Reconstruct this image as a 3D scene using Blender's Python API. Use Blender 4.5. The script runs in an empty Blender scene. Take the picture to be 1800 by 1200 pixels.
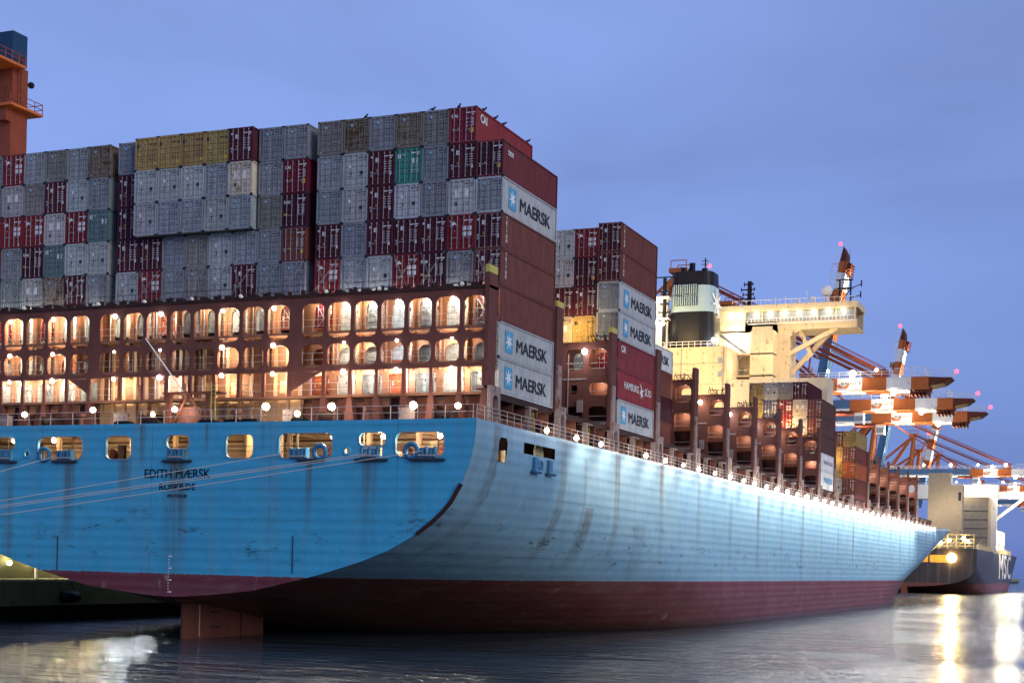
import bpy, bmesh, math, random
from mathutils import Vector, Matrix
from mathutils.geometry import tessellate_polygon
R = math.radians
rnd = random.Random(7)
S = bpy.context.scene
COL = S.collection

# ------------------------------------------------------------------ camera, sky, sun, exposure
cam = bpy.data.cameras.new("camera")
cam.sensor_width = 36.0
cam.sensor_fit = 'HORIZONTAL'
cam.lens = 2598.8 / 1800 * 36
cam.shift_y = 390.66 / 1800
cam.clip_start = 1.0
cam.clip_end = 9000
co = bpy.data.objects.new("camera", cam)
COL.objects.link(co)
yaw = R(-22.675)
av = Vector((math.sin(yaw), math.cos(yaw), 0))
rv = Vector((math.cos(yaw), -math.sin(yaw), 0))
uv = Vector((0, 0, 1))
cr, sr = math.cos(.0241), math.sin(.0241)
rc, uc = rv * cr + uv * sr, uv * cr - rv * sr
co.matrix_world = Matrix(((rc.x, uc.x, -av.x, 47.38), (rc.y, uc.y, -av.y, -109.66), (rc.z, uc.z, -av.z, 7.1), (0, 0, 0, 1)))
S.camera = co
S.render.resolution_x, S.render.resolution_y = 1024, 682
vs = S.view_settings
vs.view_transform = 'Standard'
vs.look = 'None'
vs.exposure = 0.0
vs.gamma = 1.0
vs.use_curve_mapping = False

W = bpy.data.worlds.new("World")
S.world = W
W.use_nodes = True
wt = W.node_tree
wt.nodes.clear()
wo = wt.nodes.new('ShaderNodeOutputWorld')
SUN_EL, SUN_AZ = 20, 114      # a veiled low sun, abeam to starboard and a little aft
sky = wt.nodes.new('ShaderNodeTexSky')
sky.sky_type = 'NISHITA'
sky.sun_disc = False
sky.sun_elevation = R(SUN_EL)
sky.sun_rotation = R(SUN_AZ)
b1 = wt.nodes.new('ShaderNodeBackground')
b1.inputs['Strength'].default_value = 0.012
wt.links.new(sky.outputs[0], b1.inputs['Color'])
tc = wt.nodes.new('ShaderNodeTexCoord')
sx = wt.nodes.new('ShaderNodeSeparateXYZ')
wt.links.new(tc.outputs['Generated'], sx.inputs[0])
rp = wt.nodes.new('ShaderNodeValToRGB')
for e, (p, c) in zip([rp.color_ramp.elements[0], rp.color_ramp.elements[1]] + [rp.color_ramp.elements.new(.5) for _ in range(3)],
                     [(0.0, (.095, .165, .49, 1)), (.30, (.235, .335, .70, 1)), (.06, (.118, .20, .55, 1)), (.14, (.17, .265, .635, 1)), (.9, (.29, .385, .71, 1))]):
    e.position = p
    e.color = c
wt.links.new(sx.outputs['Z'], rp.inputs[0])
nz = wt.nodes.new('ShaderNodeTexNoise')
nz.inputs['Scale'].default_value = 2.2
nz.inputs['Detail'].default_value = 4
nz.inputs['Distortion'].default_value = .6
mp = wt.nodes.new('ShaderNodeMapping')
mp.inputs['Scale'].default_value = (1, 1, 2.6)
mp.inputs['Rotation'].default_value = (.25, .1, 0)
wt.links.new(tc.outputs['Generated'], mp.inputs[0])
wt.links.new(mp.outputs[0], nz.inputs['Vector'])
mr = wt.nodes.new('ShaderNodeMapRange')
mr.inputs[1].default_value, mr.inputs[2].default_value = .3, .7
mr.inputs[3].default_value, mr.inputs[4].default_value = .82, 1.20
wt.links.new(nz.outputs[0], mr.inputs[0])
# the sky is paler to port (left) and deepens to starboard
mx = wt.nodes.new('ShaderNodeMapRange')
mx.inputs[1].default_value, mx.inputs[2].default_value = -.75, .05
mx.inputs[3].default_value, mx.inputs[4].default_value = 1.27, .92
wt.links.new(sx.outputs['X'], mx.inputs[0])
mm = wt.nodes.new('ShaderNodeMath')
mm.operation = 'MULTIPLY'
wt.links.new(mr.outputs[0], mm.inputs[0])
wt.links.new(mx.outputs[0], mm.inputs[1])
b2 = wt.nodes.new('ShaderNodeBackground')
wt.links.new(rp.outputs[0], b2.inputs['Color'])
wt.links.new(mm.outputs[0], b2.inputs['Strength'])
ad = wt.nodes.new('ShaderNodeAddShader')
wt.links.new(b1.outputs[0], ad.inputs[0])
wt.links.new(b2.outputs[0], ad.inputs[1])
wt.links.new(ad.outputs[0], wo.inputs['Surface'])

sl = bpy.data.lights.new("sun", 'SUN')
sl.energy = 1.5
sl.angle = R(30)
sl.color = (1.0, .94, .88)
so = bpy.data.objects.new("sun", sl)
COL.objects.link(so)
sd = Vector((math.cos(R(SUN_EL)) * math.sin(R(SUN_AZ)), math.cos(R(SUN_EL)) * math.cos(R(SUN_AZ)), math.sin(R(SUN_EL))))
so.rotation_euler = sd.to_track_quat('Z', 'Y').to_euler()

# ------------------------------------------------------------------ materials
def newmat(name):
    m = bpy.data.materials.new(name)
    m.use_nodes = True
    t = m.node_tree
    b = t.nodes['Principled BSDF']
    return m, t, b

def N(t, kind, **kw):
    n = t.nodes.new('ShaderNode' + kind)
    for k, v in kw.items():
        if k == 'ins':
            for i, x in v.items():
                n.inputs[i].default_value = x
        else:
            setattr(n, k, v)
    return n

def math_node(t, op, a, b=None, clamp=False):
    n = t.nodes.new('ShaderNodeMath')
    n.operation = op
    n.use_clamp = clamp
    for i, x in enumerate((a, b)):
        if x is None:
            continue
        if isinstance(x, (int, float)):
            n.inputs[i].default_value = x
        else:
            t.links.new(x, n.inputs[i])
    return n.outputs[0]

def mixcol(t, fac, a, b, mode='MIX'):
    n = t.nodes.new('ShaderNodeMix')
    n.data_type = 'RGBA'
    n.blend_type = mode
    for i, x in ((0, fac), (6, a), (7, b)):
        if isinstance(x, (int, float)):
            n.inputs[i].default_value = x
        elif isinstance(x, tuple):
            n.inputs[i].default_value = x if len(x) == 4 else x + (1,)
        else:
            t.links.new(x, n.inputs[i])
    return n.outputs[2]

def ramp(t, src, a, b, lo=0., hi=1.):
    n = t.nodes.new('ShaderNodeMapRange')
    n.inputs[1].default_value, n.inputs[2].default_value = a, b
    n.inputs[3].default_value, n.inputs[4].default_value = lo, hi
    t.links.new(src, n.inputs[0])
    return n.outputs[0]

def noise(t, vec, scale, detail=4, rough=.6, stretch=None):
    if stretch:
        m = N(t, 'Mapping')
        m.inputs['Scale'].default_value = stretch
        t.links.new(vec, m.inputs[0])
        vec = m.outputs[0]
    n = N(t, 'TexNoise')
    n.inputs['Scale'].default_value = scale
    n.inputs['Detail'].default_value = detail
    n.inputs['Roughness'].default_value = rough
    t.links.new(vec, n.inputs['Vector'])
    return n.outputs[0]

MATS = {}
def pm(name, col, rough=.55, metal=0., dirt=.35, rust=.0, streak=.4, scale=.6, spec=.12):
    """worn paint: mottling, downward streaks and a little rust"""
    if name in MATS:
        return MATS[name]
    m, t, b = newmat(name)
    g = N(t, 'NewGeometry').outputs['Position']
    n1 = noise(t, g, scale, 5, .65)
    n2 = noise(t, g, 1.0, 4, .6, (1.6, 1.6, .12))
    f = math_node(t, 'ADD', math_node(t, 'MULTIPLY', n1, dirt), math_node(t, 'MULTIPLY', n2, streak * .6))
    f = ramp(t, f, .1 * (dirt + streak), .62 * (dirt + streak), 1.12, 1 - .55 * dirt - .25 * streak)
    cm = mixcol(t, 1.0, tuple(col), f, 'MULTIPLY')
    if rust > 0:
        r = math_node(t, 'MULTIPLY', noise(t, g, 1.7, 6, .7), noise(t, g, .9, 4, .6, (2, 2, .2)))
        r = ramp(t, r, .36 - rust * .18, .44 - rust * .1)
        cm = mixcol(t, r, cm, (.12, .045, .02))
    t.links.new(cm, b.inputs['Base Color'])
    b.inputs['Roughness'].default_value = rough
    b.inputs['Metallic'].default_value = metal
    b.inputs['Specular IOR Level'].default_value = spec
    MATS[name] = m
    return m

def em(name, col, strength):
    if name in MATS:
        return MATS[name]
    m, t, b = newmat(name)
    b.inputs['Base Color'].default_value = tuple(col) + (1,)
    b.inputs['Emission Color'].default_value = tuple(col) + (1,)
    b.inputs['Emission Strength'].default_value = strength
    m.cycles.emission_sampling = 'NONE'
    MATS[name] = m
    return m

def container_paint():
    m, t, b = newmat("container_paint")
    oi = N(t, 'ObjectInfo')
    at = N(t, 'Attribute', attribute_type='OBJECT', attribute_name='rust')
    g = N(t, 'NewGeometry').outputs['Position']
    n1 = noise(t, g, .9, 6, .7)
    n2 = noise(t, g, 1.3, 5, .65, (2.2, 2.2, .16))
    f = ramp(t, math_node(t, 'ADD', math_node(t, 'MULTIPLY', n1, .5), math_node(t, 'MULTIPLY', n2, .5)), .3, .7, 1.18, .62)
    c = mixcol(t, 1.0, oi.outputs['Color'], f, 'MULTIPLY')
    n3 = noise(t, g, 1.4, 6, .72)
    thr = math_node(t, 'SUBTRACT', .74, math_node(t, 'MULTIPLY', at.outputs['Fac'], .26))
    r = math_node(t, 'SUBTRACT', n3, thr)
    r = math_node(t, 'MULTIPLY', r, 9, True)
    c = mixcol(t, math_node(t, 'MULTIPLY', r, .85), c, (.075, .036, .018))
    t.links.new(c, b.inputs['Base Color'])
    b.inputs['Roughness'].default_value = .7
    b.inputs['Specular IOR Level'].default_value = .1
    return m

def hull_paint(name, upper, lower, zline, x_streaks, panel=True, spec=.5):
    m, t, b = newmat(name)
    g = N(t, 'NewGeometry')
    P = g.outputs['Position']
    s = N(t, 'SeparateXYZ')
    t.links.new(P, s.inputs[0])
    X, Y, Z = s.outputs
    n1 = noise(t, P, .16, 6, .65)
    n2 = noise(t, P, .5, 5, .6, (1.5, 1.5, .06))
    n3 = noise(t, P, 2.4, 5, .7)
    up = mixcol(t, ramp(t, n1, .35, .7, 0, .55), tuple(upper), tuple(c * k for c, k in zip(upper, (1.5, 1.22, 1.06))))
    up = mixcol(t, ramp(t, n2, .5, .8, 0, .45), up, (.20, .235, .24))
    # horizontal and vertical weld seams of the shell plates
    if panel:
        fz = math_node(t, 'FRACT', math_node(t, 'MULTIPLY', Z, 1 / 2.55))
        lz = math_node(t, 'LESS_THAN', fz, .022)
        fy = math_node(t, 'FRACT', math_node(t, 'MULTIPLY', math_node(t, 'ADD', X, Y), 1 / 11.7))
        ly = math_node(t, 'LESS_THAN', fy, .008)
        seam = math_node(t, 'MAXIMUM', lz, ly)
        seam = math_node(t, 'MULTIPLY', seam, ramp(t, noise(t, P, .11, 3),   .42, .62, .05, .5))
        up = mixcol(t, seam, up, (.04, .07, .09))
    up = mixcol(t, ramp(t, noise(t, P, .9, 6, .7, (1, 1, .5)), .42, .75, 0, .28), up, tuple(c * .55 for c in upper))
    # scuffs low on the shell
    band = math_node(t, 'MULTIPLY', ramp(t, Z, 6.2, 7.6), ramp(t, Z, 12.6, 9.6))
    sc = math_node(t, 'MULTIPLY', ramp(t, noise(t, P, .55, 7, .78, (.5, .5, 1.7)), .565, .64), band)
    up = mixcol(t, math_node(t, 'MULTIPLY', sc, .8), up, (.035, .04, .045))
    # rust runs that hang below scuppers and chocks
    tot = None
    for (axis, c0, per, w, zt, zb, a) in x_streaks:
        q = X if axis == 'X' else Y
        if per:
            q = math_node(t, 'SUBTRACT', q, c0)
            q = math_node(t, 'SUBTRACT', math_node(t, 'MULTIPLY', math_node(t, 'FRACT', math_node(t, 'ADD', math_node(t, 'MULTIPLY', q, 1 / per), .5)), per), per / 2)
        else:
            q = math_node(t, 'SUBTRACT', q, c0)
        q = math_node(t, 'ABSOLUTE', q)
        k = math_node(t, 'MULTIPLY', ramp(t, q, w, w * .45), math_node(t, 'POWER', ramp(t, Z, zb, zt - .3, 0, a), .55))
        k = math_node(t, 'MULTIPLY', k, math_node(t, 'LESS_THAN', Z, zt))
        if axis == 'Y':   # only on the shell sides
            nx = N(t, 'SeparateXYZ')
            t.links.new(g.outputs['Normal'], nx.inputs[0])
            k = math_node(t, 'MULTIPLY', k, math_node(t, 'GREATER_THAN', math_node(t, 'ABSOLUTE', nx.outputs[0]), .3))
        else:
            nx = N(t, 'SeparateXYZ')
            t.links.new(g.outputs['Normal'], nx.inputs[0])
            k = math_node(t, 'MULTIPLY', k, math_node(t, 'GREATER_THAN', math_node(t, 'ABSOLUTE', nx.outputs[1]), .9))
        tot = k if tot is None else math_node(t, 'MAXIMUM', tot, k)
    if tot is not None:
        tot = math_node(t, 'MULTIPLY', tot, ramp(t, noise(t, P, 1.0, 4, .6, (3.2, 3.2, .1)), .3, .6, .15, 1))
        tot = math_node(t, 'MULTIPLY', tot, ramp(t, noise(t, P, .07, 3, .6), .38, .6, .35, 1.15))
        up = mixcol(t, tot, up, (.085, .085, .055))
    lo = mixcol(t, ramp(t, n1, .35, .7), tuple(lower), tuple(c * k for c, k in zip(lower, (1.25, 1.9, 1.8))))
    lo = mixcol(t, ramp(t, noise(t, P, .4, 8, .75, (.5, .5, 2.2)), .50, .66, 0, .75), lo, (.16, .085, .07))
    lo = mixcol(t, ramp(t, noise(t, P, .5, 8, .8, (1.2, 1.2, .5)), .60, .66, 0, .7), lo, (.36, .30, .28))
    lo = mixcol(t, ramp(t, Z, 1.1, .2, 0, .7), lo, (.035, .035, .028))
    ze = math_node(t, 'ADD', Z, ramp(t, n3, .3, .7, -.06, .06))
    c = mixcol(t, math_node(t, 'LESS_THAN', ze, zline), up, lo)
    t.links.new(c, b.inputs['Base Color'])
    b.inputs['Roughness'].default_value = .42
    b.inputs['Specular IOR Level'].default_value = spec
    # the plating is slightly dished between its frames
    bz = math_node(t, 'SINE', math_node(t, 'MULTIPLY', Z, 2 * math.pi / .85))
    bb = math_node(t, 'ADD', math_node(t, 'MULTIPLY', bz, .30), math_node(t, 'MULTIPLY', noise(t, P, .45, 4), 2.0))
    bp = N(t, 'Bump')
    bp.inputs['Strength'].default_value = .24
    bp.inputs['Distance'].default_value = .12
    t.links.new(bb, bp.inputs['Height'])
    t.links.new(bp.outputs[0], b.inputs['Normal'])
    return m

M_CONT = container_paint()
M_WHITE = pm("white_marking", (.72, .72, .72), .6, dirt=.2, streak=.1)
M_DARK = pm("dark_marking", (.03, .035, .045), .6, dirt=.1, streak=.1)
M_YEL = pm("yellow_marking", (.55, .36, .05), .6, dirt=.3)
M_LBLUE = pm("pale_blue_marking", (.08, .34, .55), .6, dirt=.2)
M_GALV = pm("galvanised_bar", (.34, .32, .33), .5, .3, dirt=.4)
M_BROWN = pm("red_brown_paint", (.165, .064, .050), .6, dirt=.5, rust=.25)
M_BROWN2 = pm("weathered_post_paint", (.36, .27, .25), .65, dirt=.5, rust=.5)
M_INNER = pm("lit_passage_paint", (.27, .128, .078), .55, dirt=.35, rust=.2)  # lighter brown than the front frame, lamp glow put into the colour
M_DBROWN = pm("dark_brown_paint", (.05, .026, .022), .7, dirt=.4)
M_TAN = pm("tan_deckhouse_paint", (.54, .34, .20), .55, dirt=.3)
M_CREAM = pm("cream_paint", (.74, .58, .36), .5, dirt=.3, rust=.25)
M_HOUSE = pm("house_paint", (.74, .62, .43), .5, dirt=.3, rust=.2)
M_WHITEP = pm("white_house_paint", (.78, .76, .72), .5, dirt=.18, rust=.08)
M_BLACK = pm("black_paint", (.016, .017, .022), .4, dirt=.3)
M_FBLUE = pm("funnel_blue_paint", (.36, .50, .56), .45, dirt=.2)
M_STEEL = pm("rope_grey", (.42, .40, .40), .7, dirt=.2)
M_RAIL = pm("rail_paint", (.50, .42, .38), .5, dirt=.2)
M_YRAIL = pm("yellow_ladder_paint", (.55, .48, .12), .5, dirt=.3)
M_BLUEP = pm("fairlead_blue_paint", (.05, .19, .34), .4, dirt=.4)
M_GLASS, _t, _b = newmat("bridge_window_glass")
_b.inputs['Base Color'].default_value = (.26, .30, .33, 1)
_b.inputs['Roughness'].default_value = .06
M_CORANGE = pm("crane_orange_paint", (.52, .15, .045), .5, dirt=.35, rust=.1)
M_CBLUE = pm("crane_blue_paint", (.085, .17, .30), .5, dirt=.3)
M_CRED = pm("crane_red_brown_paint", (.27, .065, .038), .5, dirt=.35)
M_LED = em("lamp_warm", (1.0, .86, .62), 22)
M_LEDW = em("lamp_white", (.93, .97, 1.0), 22)
M_LEDO = em("lamp_sodium", (1.0, .62, .2), 40)
M_LEDR = em("lamp_red", (1.0, .05, .09), 6)
M_LWIN = em("lit_window", (1.0, .82, .5), 1.6)
M_CONC = pm("quay_concrete", (.28, .28, .17), .85, dirt=.6, streak=.8)
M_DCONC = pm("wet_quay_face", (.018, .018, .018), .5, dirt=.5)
M_OLIVE = pm("olive_shed_paint", (.050, .054, .028), .7, dirt=.4)

# ------------------------------------------------------------------ mesh helpers
class MB:
    def __init__(s):
        s.v, s.f, s.m = [], [], []
    def add(s, vs_, fs, mi=0):
        o = len(s.v)
        s.v += [tuple(v) for v in vs_]
        for f in fs:
            s.f.append(tuple(i + o for i in f))
            s.m.append(mi)
        return s
    def box(s, x0, x1, y0, y1, z0, z1, mi=0):
        return s.add([(x0, y0, z0), (x1, y0, z0), (x1, y1, z0), (x0, y1, z0), (x0, y0, z1), (x1, y0, z1), (x1, y1, z1), (x0, y1, z1)],
                     [(0, 3, 2, 1), (4, 5, 6, 7), (0, 1, 5, 4), (1, 2, 6, 5), (2, 3, 7, 6), (3, 0, 4, 7)], mi)
    def bar(s, p, q, w, h=None, mi=0):
        p, q = Vector(p), Vector(q)
        h = h or w
        d = (q - p).normalized()
        a = d.cross(Vector((0, 0, 1)))
        if a.length < 1e-3:
            a = Vector((1, 0, 0))
        a.normalize()
        b_ = a.cross(d)
        vs_ = []
        for c in (p, q):
            for i, j in ((-1, -1), (1, -1), (1, 1), (-1, 1)):
                vs_.append(c + a * (i * w / 2) + b_ * (j * h / 2))
        return s.add(vs_, [(0, 1, 2, 3), (7, 6, 5, 4), (0, 4, 5, 1), (1, 5, 6, 2), (2, 6, 7, 3), (3, 7, 4, 0)], mi)
    def tube(s, p, q, r, n=6, mi=0, r2=None, caps=True):
        p, q = Vector(p), Vector(q)
        r2 = r if r2 is None else r2
        d = (q - p).normalized()
        a = d.cross(Vector((0, 0, 1)))
        if a.length < 1e-3:
            a = Vector((1, 0, 0))
        a.normalize()
        b_ = a.cross(d)
        vs_ = []
        for c, rr in ((p, r), (q, r2)):
            for i in range(n):
                t = 2 * math.pi * i / n
                vs_.append(c + a * (math.cos(t) * rr) + b_ * (math.sin(t) * rr))
        fs = [(i, (i + 1) % n, n + (i + 1) % n, n + i) for i in range(n)]
        if caps:
            fs += [tuple(range(n))[::-1], tuple(range(n, 2 * n))]
        return s.add(vs_, fs, mi)
    def ball(s, c, r, n=8, mi=0, sc=(1, 1, 1)):
        vs_, fs = [], []
        k = n // 2
        for i in range(k + 1):
            th = math.pi * i / k
            for j in range(n):
                ph = 2 * math.pi * j / n
                vs_.append((c[0] + r * sc[0] * math.sin(th) * math.cos(ph), c[1] + r * sc[1] * math.sin(th) * math.sin(ph), c[2] + r * sc[2] * math.cos(th)))
        for i in range(k):
            for j in range(n):
                fs.append((i * n + j, (i + 1) * n + j, (i + 1) * n + (j + 1) % n, i * n + (j + 1) % n))
        return s.add(vs_, fs, mi)
    def torus(s, c, R_, r, axis='Y', n=14, k=6, mi=0):
        vs_, fs = [], []
        for i in range(n):
            a = 2 * math.pi * i / n
            for j in range(k):
                b_ = 2 * math.pi * j / k
                u, v, w = (R_ + r * math.cos(b_)) * math.cos(a), (R_ + r * math.cos(b_)) * math.sin(a), r * math.sin(b_)
                vs_.append({'Y': (c[0] + u, c[1] + w, c[2] + v), 'X': (c[0] + w, c[1] + u, c[2] + v), 'Z': (c[0] + u, c[1] + v, c[2] + w)}[axis])
        for i in range(n):
            for j in range(k):
                fs.append((i * k + j, ((i + 1) % n) * k + j, ((i + 1) % n) * k + (j + 1) % k, i * k + (j + 1) % k))
        return s.add(vs_, fs, mi)
    def plate(s, outline, holes, d0, d1, plane='XZ', mi=0):
        """a flat plate with holes; plane XZ: (u,v)->(x,z), thickness along y from d0 to d1; plane YZ: thickness along x"""
        loops = [list(outline)] + [list(h) for h in holes]
        tri = tessellate_polygon([[Vector((u, v, 0)) for u, v in l] for l in loops])
        flat = [p for l in loops for p in l]
        n = len(flat)
        def mk(u, v, d):
            return (u, d, v) if plane == 'XZ' else ((d, u, v) if plane == 'YZ' else (u, v, d))
        vs_ = [mk(u, v, d0) for u, v in flat] + [mk(u, v, d1) for u, v in flat]
        fs = [tuple(t) for t in tri] + [tuple(i + n for i in t)[::-1] for t in tri]
        o = 0
        for l in loops:
            k = len(l)
            for i in range(k):
                a, b_ = o + i, o + (i + 1) % k
                fs.append((a, b_, b_ + n, a + n))
            o += k
        return s.add(vs_, fs, mi)
    def loft(s, rows, mi=0, close=False):
        n = len(rows[0])
        vs_ = [p for r in rows for p in r]
        fs = []
        for i in range(len(rows) - 1):
            for j in range(n if close else n - 1):
                fs.append((i * n + j, i * n + (j + 1) % n, (i + 1) * n + (j + 1) % n, (i + 1) * n + j))
        return s.add(vs_, fs, mi)
    def mesh(s, name, mats, smooth=False, recalc=True):
        me = bpy.data.meshes.new(name)
        me.from_pydata(s.v, [], s.f)
        for m in (mats if isinstance(mats, (list, tuple)) else [mats]):
            me.materials.append(m)
        me.polygons.foreach_set('material_index', s.m)
        if recalc:
            bm = bmesh.new()
            bm.from_mesh(me)
            bmesh.ops.recalc_face_normals(bm, faces=bm.faces)
            bm.to_mesh(me)
            bm.free()
        if smooth:
            me.polygons.foreach_set('use_smooth', [True] * len(me.polygons))
        me.update()
        return me
    def build(s, name, mats, parent=None, smooth=False, recalc=True):
        return link(name, s.mesh(name, mats, smooth, recalc), parent)

def link(name, me, parent=None):
    o = bpy.data.objects.new(name, me)
    COL.objects.link(o)
    if parent:
        o.parent = parent
    return o

def tag(o, label=None, cat=None, group=None, kind=None):
    for k, v in (('label', label), ('category', cat), ('group', group), ('kind', kind)):
        if v:
            o[k] = v
    return o

def thing(name, label, cat, loc=(0, 0, 0), group=None):
    o = bpy.data.objects.new(name, None)
    o.empty_display_size = .5
    COL.objects.link(o)
    o.location = loc
    return tag(o, label, cat, group)

def rrect(x0, x1, z0, z1, r, n=4):
    r = min(r, (x1 - x0) / 2 - 1e-3, (z1 - z0) / 2 - 1e-3)
    pts = []
    for cx, cz, a0 in ((x1 - r, z1 - r, 0), (x0 + r, z1 - r, 90), (x0 + r, z0 + r, 180), (x1 - r, z0 + r, 270)):
        for i in range(n + 1):
            a = R(a0 + 90 * i / n)
            pts.append((cx + r * math.cos(a), cz + r * math.sin(a)))
    return pts

def text_mesh(name, body, size, mats, depth=.01, bold=0., align='CENTER', spacing=1.0):
    cu = bpy.data.curves.new(name, 'FONT')
    cu.body = body
    cu.size = size
    cu.extrude = depth
    cu.offset = bold
    cu.align_x = align
    cu.align_y = 'CENTER'
    cu.space_character = spacing
    cu.resolution_u = 3
    o = bpy.data.objects.new(name, cu)
    COL.objects.link(o)
    dg = bpy.context.evaluated_depsgraph_get()
    me = bpy.data.meshes.new_from_object(o.evaluated_get(dg))
    bpy.data.objects.remove(o)
    me.name = name
    me.materials.clear()
    me.materials.append(mats)
    return me

def thicken(me, d):
    """heavier strokes: the same letters again, shifted a little and each a hair above the last"""
    bm = bmesh.new()
    bm.from_mesh(me)
    src = list(bm.faces)
    for i, (dx, dy) in enumerate(((-d, 0), (d, 0), (0, -d), (0, d))):
        r = bmesh.ops.duplicate(bm, geom=src)
        vs_ = [v for v in r['geom'] if isinstance(v, bmesh.types.BMVert)]
        bmesh.ops.translate(bm, verts=vs_, vec=(dx, dy, .0015 * (i + 1)))
    bm.to_mesh(me)
    bm.free()

def put_text(name, body, size, mat, M, parent, bold=0., fit=None, depth=.01, spacing=1.0):
    me = text_mesh(name, body, size, mat, depth, 0, spacing=spacing)
    if bold:
        thicken(me, bold)
    xs = [v.co.x for v in me.vertices]
    w = max(xs) - min(xs)
    cxm = (max(xs) + min(xs)) / 2
    k = (fit / w) if fit else 1
    me.transform(Matrix.Translation((-cxm, 0, 0)))
    me.transform(Matrix.Diagonal((k, 1, 1, 1)))
    me.transform(M)
    return link(name, me, parent)

def frame_m(o, ux, uy):
    """matrix that maps local x,y to world ux,uy at origin o"""
    ux, uy = Vector(ux).normalized(), Vector(uy).normalized()
    uz = ux.cross(uy)
    return Matrix(((ux.x, uy.x, uz.x, o[0]), (ux.y, uy.y, uz.y, o[1]), (ux.z, uy.z, uz.z, o[2]), (0, 0, 0, 1)))

def star7(r1, r2, n=7, a0=90):
    return [((r1 if i % 2 == 0 else r2) * math.cos(R(a0 + 180 * i / n)), (r1 if i % 2 == 0 else r2) * math.sin(R(a0 + 180 * i / n))) for i in range(2 * n)]

def light(loc, power, col=(1, .83, .6), r=.25, parent=None, kind='POINT', spot=None, aim=None):
    l = bpy.data.lights.new("lamp_light", kind)
    l.energy = power
    l.color = col
    l.shadow_soft_size = r
    o = bpy.data.objects.new("lamp_light", l)
    COL.objects.link(o)
    o.location = loc
    if kind == 'SPOT':
        l.spot_size = R(spot or 120)
        l.spot_blend = .6
        o.rotation_euler = (Vector(aim) - Vector(loc)).to_track_quat('-Z', 'Y').to_euler()
    if parent:
        o.parent = parent
    return o
WARM, COOL, SOD = (1, .87, .60), (.88, .95, 1), (1, .58, .2)

def lamp_mesh(name, r, mat):
    return MB().ball((0, 0, 0), r, 10, 0).box(-r * .5, r * .5, r * .75, r * 1.5, -r * .3, r * .3, 1).mesh(name, [mat, M_DARK], True)
LAMP_W = lamp_mesh("deck_lamp", .27, M_LED)
LAMP_C = lamp_mesh("deck_lamp", .27, M_LEDW)
LAMP_S = lamp_mesh("deck_lamp", .27, M_LEDO)
LAMP_R = lamp_mesh("warning_lamp", .45, M_LEDR)
LAMP_U = MB().ball((0, 0, 0), .2, 10, 0, (1, .8, .8)).box(-.06, .06, .1, .3, -.06, .06, 0).mesh("floodlight", [M_WHITEP], True)

# ------------------------------------------------------------------ water, land
m, t, b = newmat("harbour_water")
P = N(t, 'NewGeometry').outputs['Position']
b.inputs['Base Color'].default_value = (.03, .042, .05, 1)
b.inputs['Roughness'].default_value = .13
b.inputs['IOR'].default_value = 1.33
b.inputs['Specular IOR Level'].default_value = .75
wm = N(t, 'Mapping')
wm.inputs['Rotation'].default_value = (0, 0, R(22))
wm.inputs['Scale'].default_value = (.3, 1, 1)
t.links.new(P, wm.inputs[0])
w1 = noise(t, wm.outputs[0], .6, 4, .6)
w2 = noise(t, wm.outputs[0], 2.3, 3, .55)
w3 = noise(t, P, .045, 3, .5)
w4 = noise(t, wm.outputs[0], 6.0, 3, .6)
w5 = noise(t, wm.outputs[0], .30, 4, .62)
w6 = noise(t, wm.outputs[0], .085, 4, .6)
swell = math_node(t, 'ADD', math_node(t, 'MULTIPLY', w5, 1.5), math_node(t, 'MULTIPLY', w6, 2.6))
hh = math_node(t, 'ADD', math_node(t, 'ADD', math_node(t, 'ADD', swell, math_node(t, 'MULTIPLY', w1, .5)), math_node(t, 'MULTIPLY', w2, .2)), math_node(t, 'MULTIPLY', w4, .09))
bp = N(t, 'Bump')
bp.inputs['Strength'].default_value = .8
bp.inputs['Distance'].default_value = .6
t.links.new(hh, bp.inputs['Height'])
t.links.new(bp.outputs[0], b.inputs['Normal'])
t.links.new(ramp(t, w3, .38, .62, .02, .16), b.inputs['Roughness'])
tag(MB().add([(-4000, -400, 0), (4000, -400, 0), (4000, 8000, 0), (-4000, 8000, 0)], [(0, 1, 2, 3)]).build("water", m), kind='structure')

far = MB()
for i in range(60):
    x0 = -60 + i * 26
    far.box(x0, x0 + 26, 2300 + rnd.uniform(0, 30), 2360, -.5, 4 + rnd.uniform(2, 9))
tag(far.build("far_shore", pm("far_shore_paint", (.03, .045, .085), .9, dirt=.3)), kind='structure')

QX = -57.0
q = MB()
q.box(-420, QX, -160, 1500, 1.6, 4.1, 0)
quay = tag(q.build("quay", [M_CONC]), kind='structure')
q = MB()
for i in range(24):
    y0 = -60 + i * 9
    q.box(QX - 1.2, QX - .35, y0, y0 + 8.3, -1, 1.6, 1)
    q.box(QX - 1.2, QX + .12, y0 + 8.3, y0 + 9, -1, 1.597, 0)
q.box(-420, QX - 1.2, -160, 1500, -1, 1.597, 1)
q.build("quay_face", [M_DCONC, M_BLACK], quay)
q = MB()
q.box(QX - .5, QX + .04, -60, 160, 4.1, 4.35, 0)
tag(q.build("kerb", [pm("kerb_paint", (.55, .52, .32), .7)]), kind='structure')

fe = thing("fender", "black cylindrical rubber fender hung on the quay wall below the stern", "fender", (QX, 17, 2.5))
MB().tube((.75, -1.1, 0), (.75, 1.1, 0), .6, 14).build("roller", [M_BLACK], fe, True)
MB().bar((.05, -1.0, 1.5), (.7, -1.0, .2), .08).bar((.05, 1.0, 1.5), (.7, 1.0, .2), .08).build("chain", [M_DARK], fe)

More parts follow.
